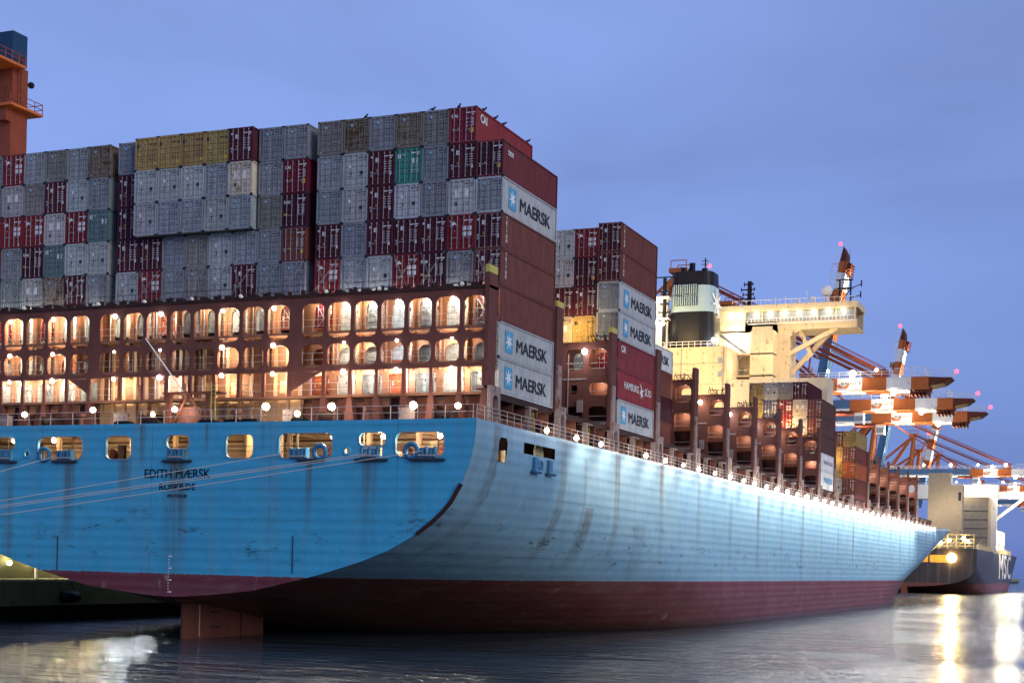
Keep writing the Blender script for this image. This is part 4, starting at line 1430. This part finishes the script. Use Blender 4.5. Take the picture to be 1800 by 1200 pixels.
# stern stack: tier strings from the lowest tier up, one letter per column (columns count from the starboard edge)
STERN = {0: ["P", "L", "L", "O", "G", "L", "O", "", "", "", "", "", "", "", "", "L", "L", "W", "L", "L"],
         1: ["P", "L", "G", "L", "L", "L", "O", "", "", "", "", "", "", "", "", "L", "O", "L", "W", "L"],
         2: ["B", "L", "L", "L", "G", "L", "R", "B", "L", "L", "g", "L", "O", "L", "L", "L", "L", "R", "L", "R"],
         3: list("MGxRLGR" "GGMLgGRL" "GMbWGm"), 4: list("MRMMMGM" "BGGLgGMM" "LLtxGR"), 5: list("GWGLMLG" "xgGLGGLM" "tRWRRR"), 6: list("mMGTMLG" "DGCGLLLM" "GLMgWG"), 7: list(" DgbGbg" "GGMYYYYG" "bGgGRG")}
PROT = {(c, k_) for c in range(9, 14) for k_ in (5, 6, 7)}
cont = {}
for k_ in range(8):
    for c, key in enumerate(STERN[k_]):
        if key in ("", " "):
            continue
        top = 6 if c == 0 else 7
        lab = "%s container %s from top, %s column from starboard edge, stern stack" % (PAL[key][3], ORD[top - k_ + 1], ORD[c + 1])
        y = -.75 if (c, k_) in PROT else 0
        dz = .03 if (c, k_) in PROT else 0
        dx = -.12 if (c, k_) in PROT else 0
        cont[(c, k_)] = container(key, XR(c) + dx - .02 + rnd.uniform(-.01, .01), y + rnd.uniform(-.03, .03), Z0 + k_ * TH + dz, lab, "containers stacked at the stern")
for k_ in (0, 1, 5):
    cont[(0, k_)].children[0].color = (.42, .445, .47, 1)
    side_maersk(cont[(0, k_)])
for k_ in (0, 1):
    for ch in cont[(0, k_)].children[:5]:
        ch.color = (.40, .43, .45, 1)
for k_, col in ((2, (.165, .062, .055)), (3, (.165, .062, .055)), (4, (.16, .06, .053)), (6, (.15, .04, .048))):
    cont[(0, k_)].children[0].color = col + (1,)
for k_ in (3, 4):
    side_vertical(cont[(0, k_)], "TRITON")
put_text("side_lettering", "tex", .8, M_WHITE, side_m(1.5, 2.1), cont[(0, 6)], .01, 1.2, .006)
cont[(1, 7)].children[0].color = (.24, .042, .05, 1)
side_cai(cont[(1, 7)])

def stack(rows, Y, name, group, dx=0, dz=None, tops=None):
    res = {}
    ncol = max(len(r) for r in rows)
    tops = {c: max([i for i, r in enumerate(rows) if c < len(r) and r[c] != ' '], default=0) for c in range(ncol)}
    for k_, r in enumerate(rows):
        for c, key in enumerate(r):
            if key == ' ':
                continue
            lab = "%s container %s from top, %s column from starboard edge, %s" % (PAL[key][3], ORD[tops[c] - k_ + 1], ORD[c + 1], name)
            res[(c, k_)] = container(key, XR(c) + dx - .02, Y + rnd.uniform(-.03, .03), Z0 + k_ * TH + (dz(c) if dz else 0), lab, group)
    return res
B = stack(["PLG", "RWL", "DLL", "GYC", "GMM", "MmL", "MRL"], 30, "second stack", "containers stacked ahead of the stern stack", dz=lambda c: -.42 if c else 0)
for k_ in (0, 3, 4):
    B[(0, k_)].children[0].color = (.42, .445, .47, 1)
    side_maersk(B[(0, k_)])
side_hamburg(B[(0, 1)])
B[(0, 1)].children[0].color = (.27, .05, .06, 1)
B[(0, 2)].children[0].color = (.22, .05, .06, 1)
side_cai(B[(0, 2)])
for k_ in (5, 6):
    B[(0, k_)].children[0].color = (.155, .055, .048, 1)
    side_vertical(B[(0, k_)], "TRITON")
Cc = stack([" B", " m", " B", " P"], 45, "low third stack", "containers in the low third stack")
side_maersk(Cc[(1, 3)])
Cc[(1, 3)].scale = (1, 1, .895)
Dd = stack(["POR", "POYY", "BOWY", "MYRC", "BCRNY", "  "], 135, "stack abaft the bridge", "containers abaft the bridge") if False else \
     stack(["PO   ", "POY  ", "BOLYL", "BLRNY", "BCRNY", " MgLY"], 135, "stack below the bridge", "containers below the bridge")
for c, k_ in ((0, 2), (0, 3), (0, 4)):
    Dd[(c, k_)].children[0].color = (.10, .055, .05, 1)
put_text("side_lettering", "HAMBURG SÜD", .8, M_GALV, side_m(6.4, 1.45), Dd[(0, 1)], .01, 7.5, .006)
put_text("side_lettering", "MAERSK", 1.3, M_LBLUE, side_m(6.4, 1.45), Dd[(0, 0)], .02, 7.5, .006)
Ee = stack(["BY ", "BLY", "OY ", "BYO", "YBM"], 168.2, "stack ahead of the bridge", "containers ahead of the bridge", dz=lambda c: -2.2)
for y_ in (0,):
    light((-6, 133.2, 31.2), 900, (1, .66, .22), .3)
    light((-3.4, 133.0, 30.2), 500, (1, .62, .25), .3)
    light((-9, 133.2, 33.5), 500, (1, .7, .2), .3)
    light((-4.5, 166.4, 28), 800, (1, .66, .3), .3)
    light((-5.2, 28.0, 30.6), 420, (1, .66, .2), .25)
    light((-3.8, 28.2, 31.0), 260, (1, .62, .25), .2)

# ------------------------------------------------------------------ birds on the stern stack
BIRD = MB().ball((0, 0, .16), .16, 10, 0, (.62, 1.05, .62)).ball((0, -.17, .28), .085, 8).add([(-.03, -.24, .28), (.03, -.24, .28), (0, -.34, .26), (0, -.25, .31)], [(0, 1, 2), (0, 2, 3), (1, 3, 2), (0, 3, 1)])
BIRD.add([(-.05, .12, .18), (.05, .12, .18), (.07, .36, .06), (-.07, .36, .06), (0, .12, .10)], [(0, 1, 2, 3), (0, 4, 1), (3, 2, 4), (0, 3, 4), (1, 4, 2)])
BIRD.tube((-.04, 0, 0), (-.04, 0, .08), .012, 4).tube((.04, 0, 0), (.04, 0, .08), .012, 4)
BME = BIRD.mesh("bird", [M_BLACK], True)
TOP = Z0 + 8 * TH - .03
for (x, y, rz, lab) in ((-12.9, .3, 1.2, "black bird perched far left on the weathered grey container roof"), (-6.6, .2, 1.9, "black bird perched on the blue grey roof left of the crimson container"),
                        (-4.2, .2, 1.0, "black bird perched on the left front edge of the crimson container"), (-2.6, 1.6, 2.0, "black bird on the crimson side edge closest to its lettering"),
                        (-2.6, 4.0, 1.7, "black bird midway along the crimson container side edge, before another"), (-2.6, 5.8, 2.2, "black bird midway along the crimson container side edge, after another"),
                        (-2.6, 11.2, 2.0, "black bird at the far end of the crimson container side edge")):
    o = link("bird", BME)
    o.location = (x, y, TOP)
    o.rotation_euler = (0, 0, rz)
    tag(o, lab, "bird", "birds perched on the containers")
    o.scale = (1.05,) * 3

# ------------------------------------------------------------------ mooring ropes
BOL = Vector((-62, -31, 4.9))
for i, (x, z, dz, lab) in enumerate(((-39.6, 15.55, .0, "pale mooring rope from the leftmost port chock, highest of the four on the left"), (-16.4, 15.65, .35, "pale mooring rope from the wide port right of the ship's name"),
                       (-8.7, 15.6, .6, "doubled mooring rope leading from the small port right of centre"), (-3.9, 15.75, .1, "lowest mooring rope, leading from the widest starboard port"))):
    k = MB()
    offs = (0, .16) if i == 2 else (0,)
    for of in offs:
        p, q_ = Vector((x, -5.75, z - of)), BOL + Vector((0, 0, dz - of))
        pts = [p.lerp(q_, j / 16) - Vector((0, 0, (.33, .05, 0, .25)[i] * math.sin(math.pi * j / 16))) for j in range(17)]
        for a, b_ in zip(pts, pts[1:]):
            k.tube(a, b_, .032, 6, caps=False)
    tag(k.build("mooring_rope", [pm("mooring_rope_fibre", (.44, .42, .42), .8, dirt=.2)]), lab, "rope", "mooring ropes over the stern")
bo = thing("quay_bollard", "black mooring bollard on the quay edge, out at the left", "bollard", (-62, -31, 4.1))
MB().tube((0, 0, 0), (0, 0, 1.5), .28, 14).tube((0, 0, 1.5), (0, 0, 1.65), .42, 14).build("post", [M_BLACK], bo)

# ------------------------------------------------------------------ quay cranes
def crane(label, Y, zb=52, tipx=12, up=None, hx=-58, head=True, logo=True, lit=True, apex=82, boomlen=None, ox=0):
    t = thing("quay_crane", label, "crane", (-70 + ox, Y, 4.1), "gantry cranes along the quay")
    def T(mb, name, mats, parent=None):
        o = mb.build(name, mats, parent or t)
        o.data.transform(Matrix.Translation((70, -Y, -4.1)))
        return o
    for x in (-61, -92):
        for s_ in (-9, 9):
            T(MB().bar((x, Y + s_, 4.1), (x, Y + s_ * .8, zb), 1.9, 1.9), "leg", [M_CBLUE])
    k = MB()
    for x in (-61, -92):
        k.bar((x, Y - 9, 18), (x, Y + 9, 18), 1.6, 2)
        k.bar((x, Y - 8, zb), (x, Y + 8, zb), 1.8, 2.2)
    for s_ in (-9, 9):
        k.bar((-61, Y + s_, 18), (-92, Y + s_, 18), 1.6, 2)
        k.bar((-61, Y + s_, 19), (-92, Y + s_ * .8, zb - 1), .8, .8)
    T(k, "portal_beam", [M_CBLUE])
    T(MB().box(-96, -82, Y - 4, Y + 4, zb + 1.5, zb + 8), "machinery_house", [M_CBLUE])
    k = MB()
    for s_ in (-4.5, 4.5):
        k.bar((-61, Y + s_ * 1.4, zb), (-59, Y + s_ * .35, apex), 1.2, 1.2)
        k.bar((-78, Y + s_ * 1.2, zb), (-59.5, Y + s_ * .35, apex), .9, .9)
        k.bar((-92, Y + s_, zb), (-60, Y + s_ * .35, apex - 1), .6, .6)
    for z in (.3, .55, .8):
        zz = zb + (apex - zb) * z
        k.bar((-60.4 + z, Y - 5.2 * (1 - z) - 1, zz), (-60.4 + z, Y + 5.2 * (1 - z) + 1, zz), .6, .6)
    k.box(-61.5, -57, Y - 3.2, Y + 3.2, apex - .6, apex + .5)
    for s_ in (-3, 3):
        k.tube((-61, Y + s_, apex + .5), (-61, Y + s_, apex + 2.4), .12, 5)
        k.tube((-57, Y + s_, apex + .5), (-57, Y + s_, apex + 2.4), .12, 5)
    k.bar((-61, Y - 3, apex + 2.4), (-57, Y - 3, apex + 2.4), .2)
    k.bar((-61, Y + 3, apex + 2.4), (-57, Y + 3, apex + 2.4), .2)
    T(k, "apex_frame", [M_CORANGE])
    # boom: blue near the hinge, then orange and white bands
    L = boomlen or (tipx - 4 - hx)
    seg = [(0, L - 29, 0), (L - 29, L - 23.3, 1), (L - 23.3, L - 17.4, 2), (L - 17.4, L - 11.7, 1), (L - 11.7, L - 6, 2), (L - 6, L - 2, 1)]
    k = MB()
    for a, b_, mi in seg:
        for s_ in (-3.2, 3.2):
            k.box(a, b_, s_ - .75, s_ + .75, -1.1, 1.3, mi)
            k.box(a, b_, s_ - 1.0, s_ + 1.0, -1.75, -1.15, mi if mi or up else 2)  # lowered booms: pale flange below the blue, lamplight put into the colour
    k.add([(L - 2, -3.9, 1.2), (L - 2, 3.9, 1.2), (L - 2, 3.9, -1.0), (L - 2, -3.9, -1.0), (L + 3.2, -3.4, 1.0), (L + 3.2, 3.4, 1.0), (L + 1.4, 3.4, -.3), (L + 1.4, -3.4, -.3)],
          [(0, 1, 5, 4), (1, 2, 6, 5), (2, 3, 7, 6), (3, 0, 4, 7), (4, 5, 6, 7), (0, 3, 2, 1)], 3)
    for i in range(int(L / 8)):
        k.box(4 + i * 8, 4.5 + i * 8, -2.4, 2.4, .4, 1.2, 0)
    for i in range(5):
        k.box(L - 6.2 + i * .9, L - 5.9 + i * .9, -3.6, 3.6, -3.0, -1.75, 3)
    k.box(L - 6.4, L - 1.8, -3.7, -3.5, -2.0, -1.76, 3)
    for i in range(int(L / 6)):      # wind bracing and festoon cable between the girders
        k.bar((2 + i * 6, -2.4, 1.0), (5 + i * 6, 2.4, 1.0), .22, .22, 0)
        k.bar((5 + i * 6, 2.4, 1.0), (8 + i * 6, -2.4, 1.0), .22, .22, 0)
        k.bar((2 + i * 6, -4.3, -1.7), (5 + i * 6, -4.3, -2.3), .1, .1, 3)
        k.bar((5 + i * 6, -4.3, -2.3), (8 + i * 6, -4.3, -1.7), .1, .1, 3)
    bmesh_ = k.mesh("boom", [M_CBLUE, M_CORANGE, M_WHITEP, pm('boom_head_paint', (.12, .035, .022), .6)])
    k = MB()
    for s_ in (-4.3, 4.3):
        for h in (.6, 1.2):
            k.tube((0, s_, 1.5 + h), (L + 3, s_, 1.5 + h), .06, 4)
        for i in range(int(L / 2.5)):
            k.tube((i * 2.5, s_, 1.5), (i * 2.5, s_, 2.7), .06, 4)
    k.bar((L + 2.6, -2, .9), (L + 4.0, -2, 2.2), .16)
    k.bar((L - 3, -3, 1.5), (L - 3, -3, 3.6), .25)
    k.bar((L - 3, 3, 1.5), (L - 3, 3, 3.6), .25)
    k.bar((L - 3, -3, 3.6), (L - 10, -3, 3.4), .18)
    rail = k.mesh("boom_rail", [M_WHITEP])
    anchor = MB().box(L - 14.6, L - 12.2, -3, 3, 1.5, 3.4).mesh("stay_anchor", [M_CRED])
    anchor2 = MB().box(L - 36, L - 35.2, -3, 3, 1.5, 4.2).mesh("stay_anchor", [M_CRED])
    Mx = Matrix.Translation((hx, Y, zb)) @ (Matrix.Rotation(R(-up), 4, 'Y') if up else Matrix.Identity(4))
    Mo = Matrix.Translation((70, -Y, -4.1)) @ Mx
    boom = None
    for nm, me_ in (("boom", bmesh_), ("boom_rail", rail), ("stay_anchor", anchor), ("stay_anchor", anchor2)):
        me_.transform(Mo)
        o = link(nm, me_, t if boom is None else boom)
        boom = boom or o
    lm = link("warning_lamp", LAMP_R, boom)
    lm.location = Mo @ Vector((L + 4.1, -2, 2.5))
    lm.scale = (1 + max(0, (Y - 200) / 500),) * 3
    if not up:
        tr_ = MB().box(L - 34, L - 28, -3.6, 3.6, -2.5, -1.8, 0).box(L - 27.6, L - 25.2, -4.6, -2.0, -5.2, -2.4, 1).box(L - 27.5, L - 25.3, -4.66, -4.6, -4.6, -3.2, 2)
        tm = tr_.mesh("trolley_cab", [M_CRED, M_WHITEP, M_GLASS])
        tm.transform(Mo)
        link("trolley_cab", tm, boom)
        for i in range(4):
            o = link("walkway_lamp", LAMP_C if i % 2 else LAMP_W, boom)
            o.location = Mo @ Vector((L - 14 - 11.5 * i, -4.4, 3.1))
            o.scale = (rnd.uniform(.9, 1.4) * (1 if Y < 400 else 1.6),) * 3
    if logo and not up:
        q_ = MB().plate([(math.cos(a) * 1.5, math.sin(a) * 1.5) for a in [R(200 + i * 16) for i in range(11)]] + [(math.cos(a) * 1.05 + .12, math.sin(a) * 1.0 + .18) for a in [R(200 + i * 16) for i in range(10, -1, -1)]], [], -.02, .02, 'XZ', 0).mesh("boom_emblem", [M_CORANGE])
        q_.transform(Mo @ Matrix.Translation((L - 21.9, -3.98, .1)))
        link("boom_emblem", q_, boom)
        put_text("boom_lettering", "EUROGATE", 1.0, M_DARK, Mo @ frame_m((L - 20.0, -4.0, 0), (1, 0, .05), (0, 0, 1)), boom, .01, 4.6, .01)
    k = MB()
    if not up:
        for s_ in (-3.2, 3.2):
            k.bar((-59, Y + s_ * .5, apex), (hx + L - 13.2, Y + s_, zb + 3), .55, .7)
            k.bar((-59, Y + s_ * .5, apex - 1.2), (hx + L - 35.6, Y + s_, zb + 3.6), .5, .6)
            k.tube((-59, Y + s_ * .5, apex + 1), (hx + L - 12, Y + s_, zb + 3.6), .09, 4)
    else:
        tip = Mx @ Vector((L - 13, 0, 2))
        k.bar((-59, Y, apex), ((tip.x - 59) / 2 - 3, Y, (apex + tip.z) / 2 - 4), .5, .5)
        k.bar(((tip.x - 59) / 2 - 3, Y, (apex + tip.z) / 2 - 4), tip, .5, .5)
    T(k, "forestay", [M_CRED])
    if lit:
        for i_ in range(6):
            light(Mx @ Vector((L - 6 - 9 * i_, -2.2, -4.6)), 2600 * (1 if Y < 400 else 1.6), (1, .86, .64), .5)
        if not up:
            w_ = Mx @ Vector((L - 19.5, -5.2, 2.2))
            light(w_ + Vector((0, -1.6, 0)), 1100, (1, .82, .55), .5)
            o = link("flood_lamp", LAMP_W, boom)
            o.location = Mo @ Vector((L - 19.5, -5.0, 2.2))
            o.scale = (3.2 if Y < 400 else 2.6,) * 3
            for xx in (L - 10,):
                o = link("flood_lamp", LAMP_W, boom)
                o.location = Mo @ Vector((xx, -4.2, -2.4))
                o.scale = (2.6,) * 3
    return t
crane("lowered crane boom with orange and white bands, uppermost of the three together", 252, 52.2, 8.8)
crane("lowered crane boom with orange and white bands, middle of the three together", 300, 52.6, 9.2)
crane("lowered crane boom with orange and white bands, lowest of the three together", 334, 52.6, 9.6)
crane("raised crane boom with red and white tip just above the bridge wing", 412, 52, up=80, apex=76, boomlen=66)
crane("raised crane boom, second from the bridge wing, smaller and further off", 562, 50, up=80, apex=74, boomlen=63)
crane("raised far crane boom with blue lower half beside the lowest banded booms", 715, 52, up=79, apex=74, boomlen=40)
crane("smallest raised crane boom, farthest off between the red stays", 920, 52, up=80, apex=74, boomlen=46, ox=-28, lit=False)
crane("far lowered crane boom with blue girder reaching above the beige ship's funnel casing", 566, 52, 15, apex=80)
crane("far lowered crane boom just above the white bridge of the dark ship", 690, 52, 16, apex=80)
crane("farthest lowered crane boom, lit nearly white at the right edge", 800, 50, 20, apex=78)

for i, (x, y, h) in enumerate(((-66, 640, 34), (-72, 790, 38), (-64, 980, 36), (-90, 880, 40))):
    t = thing("floodlight_mast", "tall floodlight mast on the far quay, %s from the dark ship" % ORD[i + 1], "light mast", (x, y, 4.1), "floodlight masts on the far quay")
    MB().tube((0, 0, 0), (0, 0, h), .5, 8, 0, .25).box(-2.6, 2.6, -.3, .3, h - .4, h + .4, 0).build("mast", [M_GALV], t)
    for j in range(4):
        o = link("flood_lamp", LAMP_C if j % 2 else LAMP_W, t)
        o.location = (-2.2 + j * 1.45, -.7, h)
        o.scale = (2.6,) * 3
    light((x, y - 3, h + 4), 6000, (1, .92, .78), 1)
# orange crane tower at the left edge
ct = thing("crane_tower", "orange crane tower with dark blue cabin on top, at the left edge", "crane", (-70, 23.1, 4.1))
def TT(mb, name, mats):
    o = mb.build(name, mats, ct)
    o.data.transform(Matrix.Translation((70, -23.1, -4.1)))
    return o
TT(MB().box(-76, -70, 21.75, 24.42, 4.1, 57.4, 0).box(-75.6, -70.0, 21.9, 24.4, 57.4, 62, 0).box(-71.2, -69.99, 20.9, 21.75, 55.5, 57.8, 0), "tower_leg", [pm("tower_orange_paint", (.25, .068, .040), .6, dirt=.5, rust=.35)])
TT(MB().box(-75.8, -69.8, 21.6, 23.95, 62.1, 65.7), "cabin", [pm("cabin_blue_paint", (.018, .06, .13), .5)])
for z, y0, y1 in ((57.0, 20.5, 25.8), (61.6, 18.5, 22.8)):
    TT(MB().box(-77, -68.9, y0, y1, z, z + .3), "platform", [M_CORANGE])
k = MB()
for z, y0, y1 in ((57.3, 20.5, 25.8), (61.9, 18.5, 22.8)):
    for h in (.55, 1.1):
        k.tube((-69, y0, z + h), (-69, y1, z + h), .05, 5)
        k.tube((-69, y1, z + h), (-77, y1, z + h), .05, 5)
    n = 5
    for i in range(n):
        y = y0 + (y1 - y0) * i / (n - 1)
        k.tube((-69, y, z), (-69, y, z + 1.1), .05, 5)
for dx in (0, .5):
    k.tube((-69.7, 22.6 + dx, 57), (-69.7, 22.6 + dx, 63), .05, 5)
for i in range(14):
    k.tube((-69.7, 22.6, 57.4 + i * .4), (-69.7, 23.1, 57.4 + i * .4), .035, 4)
TT(k, "ladder", [M_CRED])
TT(MB().ball((-69.7, 24.6, 60.4), .4, 8), "horn", [M_BLACK])
light((-52, 14, 50), 4500, (1, .62, .36), 1.0)

# ------------------------------------------------------------------ the dark ship ahead
MS = thing("dark_cargo_ship", "dark hulled container ship moored ahead with large white letters on its side", "container ship", (-29.5, 560, 0))
def MSB(mb, name, mats, smooth=False):
    o = mb.build(name, mats, MS, smooth)
    o.data.transform(Matrix.Translation((29.5, -560, 0)))
    return o
MCX, MHB = -29.4, 25.5
BT2 = [(2.3, 0), (2.6, 6), (3.1, 12), (4.0, 17.5), (5.2, 21.2), (6.6, 23.4), (8.4, 25), (9.6, 25.5), (40, 25.5)]
M_MH = hull_paint("dark_hull_paint", (.050, .043, .043), (.20, .045, .035), 3.9, [], False)
def mhalf(Y, z):
    b_ = interp(BT2, z + 12 * max(0, (Y - 450) / 60) ** 1.2) if Y < 520 else MHB
    y0 = 600 + z * 3.2
    return max(.02, min(b_, MHB - MHB * max(0, (Y - y0) / 62) ** 2))
bm = bmesh.new()
msta = [450, 454, 460, 468, 478, 490, 504, 520, 560] + [600 + i * 6 for i in range(21)]
for side in (1, -1):
    grid = []
    for Y in msta:
        zb_ = max(2.3 - 12 * max(0, (Y - 450) / 60) ** 1.2, -3)
        grid.append([bm.verts.new((MCX + side * mhalf(Y, z) + 29.5, Y - 560, z)) for z in [zb_ + (16.6 - zb_) * (j / 20) ** 1.4 for j in range(21)]])
    for i in range(len(msta) - 1):
        for j in range(20):
            bm.faces.new([grid[i][j], grid[i + 1][j], grid[i + 1][j + 1], grid[i][j + 1]])
bmesh.ops.recalc_face_normals(bm, faces=bm.faces)
me = bpy.data.meshes.new("hull")
bm.to_mesh(me)
bm.free()
me.polygons.foreach_set('use_smooth', [True] * len(me.polygons))
me.materials.append(M_MH)
link("hull", me, MS)
o2 = [(MCX + interp(BT2, z) - .03, z) for z in (2.6, 3.1, 4, 5.2, 6.6, 8.4, 9.6, 13, 16.6)]
MSB(MB().plate([(MCX, 2.32)] + o2 + [(2 * MCX - x, z) for x, z in o2[::-1]], [rrect(-20.4, -11.6, 11.5, 14.2, .3), rrect(-24.2, -21.0, 11.5, 14.2, .3), rrect(-40, -34, 11.5, 14.2, .3)], 450, 450.3), "transom", [M_MH])
MSB(MB().box(-54, -5, 450.3, 458, 11, 11.3).box(-54, -5, 456, 456.3, 11.3, 15.5).box(-54, -5, 450.3, 458, 15.6, 15.8), "mooring_deck", [pm("yellow_lit_paint", (.65, .48, .2), .6)])
light((-22, 452.5, 14.6), 500, (1, .7, .25), .4)
light((-14, 452.5, 14.6), 500, (1, .7, .25), .4)
o = link("sodium_lamp", LAMP_S, MS)
o.location = (-12.6 + 29.5, 449.2 - 560, 13.2)
o.scale = (6.5,) * 3
light((-12.4, 447.6, 13.0), 130000, (1, .60, .2), 1.0, None, 'SPOT', 150, (-4, 400, 4))
MSB(MB().plate([(x + MCX, y) for x, y in ((-25.3, 452), (25.3, 452), (25.3, 600), (15, 640), (0, 655), (-15, 640), (-25.3, 600))], [], 16.2, 16.5, 'XY'), "main_deck", [M_DBROWN])
put_text("side_lettering", "MSC", 15, M_WHITE, Matrix.Translation((29.5, -560, 0)) @ frame_m((-3.86, 583, 10.4), (0, 1, 0), (0, 0, 1)), MS, .2, 66, .03, 1.15)
put_text("name_lettering", "MSC INE", 1.6, M_WHITE, Matrix.Translation((29.5, -560, 0)) @ frame_m((-31.0, 449.9, 9.6), (1, 0, 0), (0, 0, 1)), MS, .02, 8, .02)
put_text("home_port_lettering", "PANAMA", 1.1, M_WHITE, Matrix.Translation((29.5, -560, 0)) @ frame_m((-32.0, 449.9, 7.2), (1, 0, 0), (0, 0, 1)), MS, .02, 5, .02)
MSB(MB().box(-30.5, -28.5, 449.6, 455, -2, 2.6), "rudder", [pm("dark_ship_rudder_paint", (.24, .09, .06), .6)])
MSB(MB().box(-24, -15.8, 470, 476, 16, 45.5).box(-15.8, -11.4, 470, 476, 16, 41).box(-27, -12, 468, 477, 16, 24).box(-12.9, -11.9, 469.9, 470, 35, 38.2, 1), "funnel_casing", [pm("beige_paint", (.40, .32, .22), .6, dirt=.35), M_DARK])
k = MB()
for z in (20, 23.5, 27, 30.5, 34):
    for i in range(7):
        k.box(-26 + i * 2.9, -25.2 + i * 2.9, 504.9, 504.97, z, z + 1.1)
    k.box(-28, -5, 504.7, 504.97, z - 1.1, z - .95)
MSB(k, "house_window", [M_GLASS])
MSB(MB().box(-28, -5, 505, 520, 16, 38.2), "accommodation_block", [pm("beige_paint", (.52, .43, .30), .6)])
k = MB()
k.box(-54, -2.8, 520, 528, 38.2, 44, 0)
k.box(-54, 9, 521, 527, 38.6, 41.2, 0)
k.bar((-4.8, 523, 29), (7.6, 523, 38.8), 1.2, 1.2)
k.box(-5, -2.8, 519, 521, 16, 40, 0)
MSB(k, "bridge_wing", [M_WHITEP])
for loc, p in (((-10, 515, 46), 9000), ((4, 516, 36), 4000), ((-16, 500, 42), 5000), ((-14, 462, 34), 2500), ((-22, 463, 30), 1500)):
    light(loc, p, (1, .88, .66), .8)
k = MB()
for i in range(9):
    x = -30 + i * 3.1
    k.tube((x, 452, 16.5), (x, 452, 21.8), .16, 5)
    k.bar((x, 452, 16.6), (x + 3.1, 452, 20.2), .16)
for z in (17.6, 18.8, 20.2, 21.8):
    k.tube((-30, 452, z), (-5, 452, z), .13, 5)
MSB(k, "stern_framework", [pm("yellow_lit_paint", (.65, .48, .2), .6)])
k = MB()
for i in range(60):
    y = 452 + i * 2.8
    k.tube((-4.1, y, 16.5), (-4.1, y, 18 + (i % 3) * .4), .14, 4)
k.tube((-4.1, 452, 17.6), (-4.1, 618, 17.6), .1, 4)
MSB(k, "side_rail", [M_CREAM])
for x, y, z, c in ((-14, 453, 19.6, 0), (-17, 453, 18.8, 0), (-9, 453, 20.4, 1), (-7.4, 453, 19.4, 1), (-4.4, 540, 19, 0), (-4.4, 570, 19, 0)):
    o = link("deck_lamp", LAMP_C if c else LAMP_W, MS)
    o.location = (x + 29.5, y - 560, z)
    o.scale = (2.4,) * 3
    light((x, y - 2.5, z), 600, (1, .86, .6), .4)
for j, (y0, rows) in enumerate(((545, ["Y", "L", "C"]), (560, ["P", "C", "P"]), (575, ["Y", "P", "C"]))):
    for k_, r in enumerate(rows):
        for c, key in enumerate(r):
            if key != ' ':
                lab = "%s container, %s tier up, %s stack behind the dark ship's bridge" % (PAL[key][3], ORD[k_ + 1], ORD[j + 1])
                t_ = container(key, -4.6 - c * 2.5, y0, 17.4 + k_ * 2.93, lab, "containers on the dark ship")
    light((-2, y0 - 3, 25), 7000, (1, .9, .6), .6)
    light((2, y0 + 6, 24), 6000, (1, .9, .6), .6)
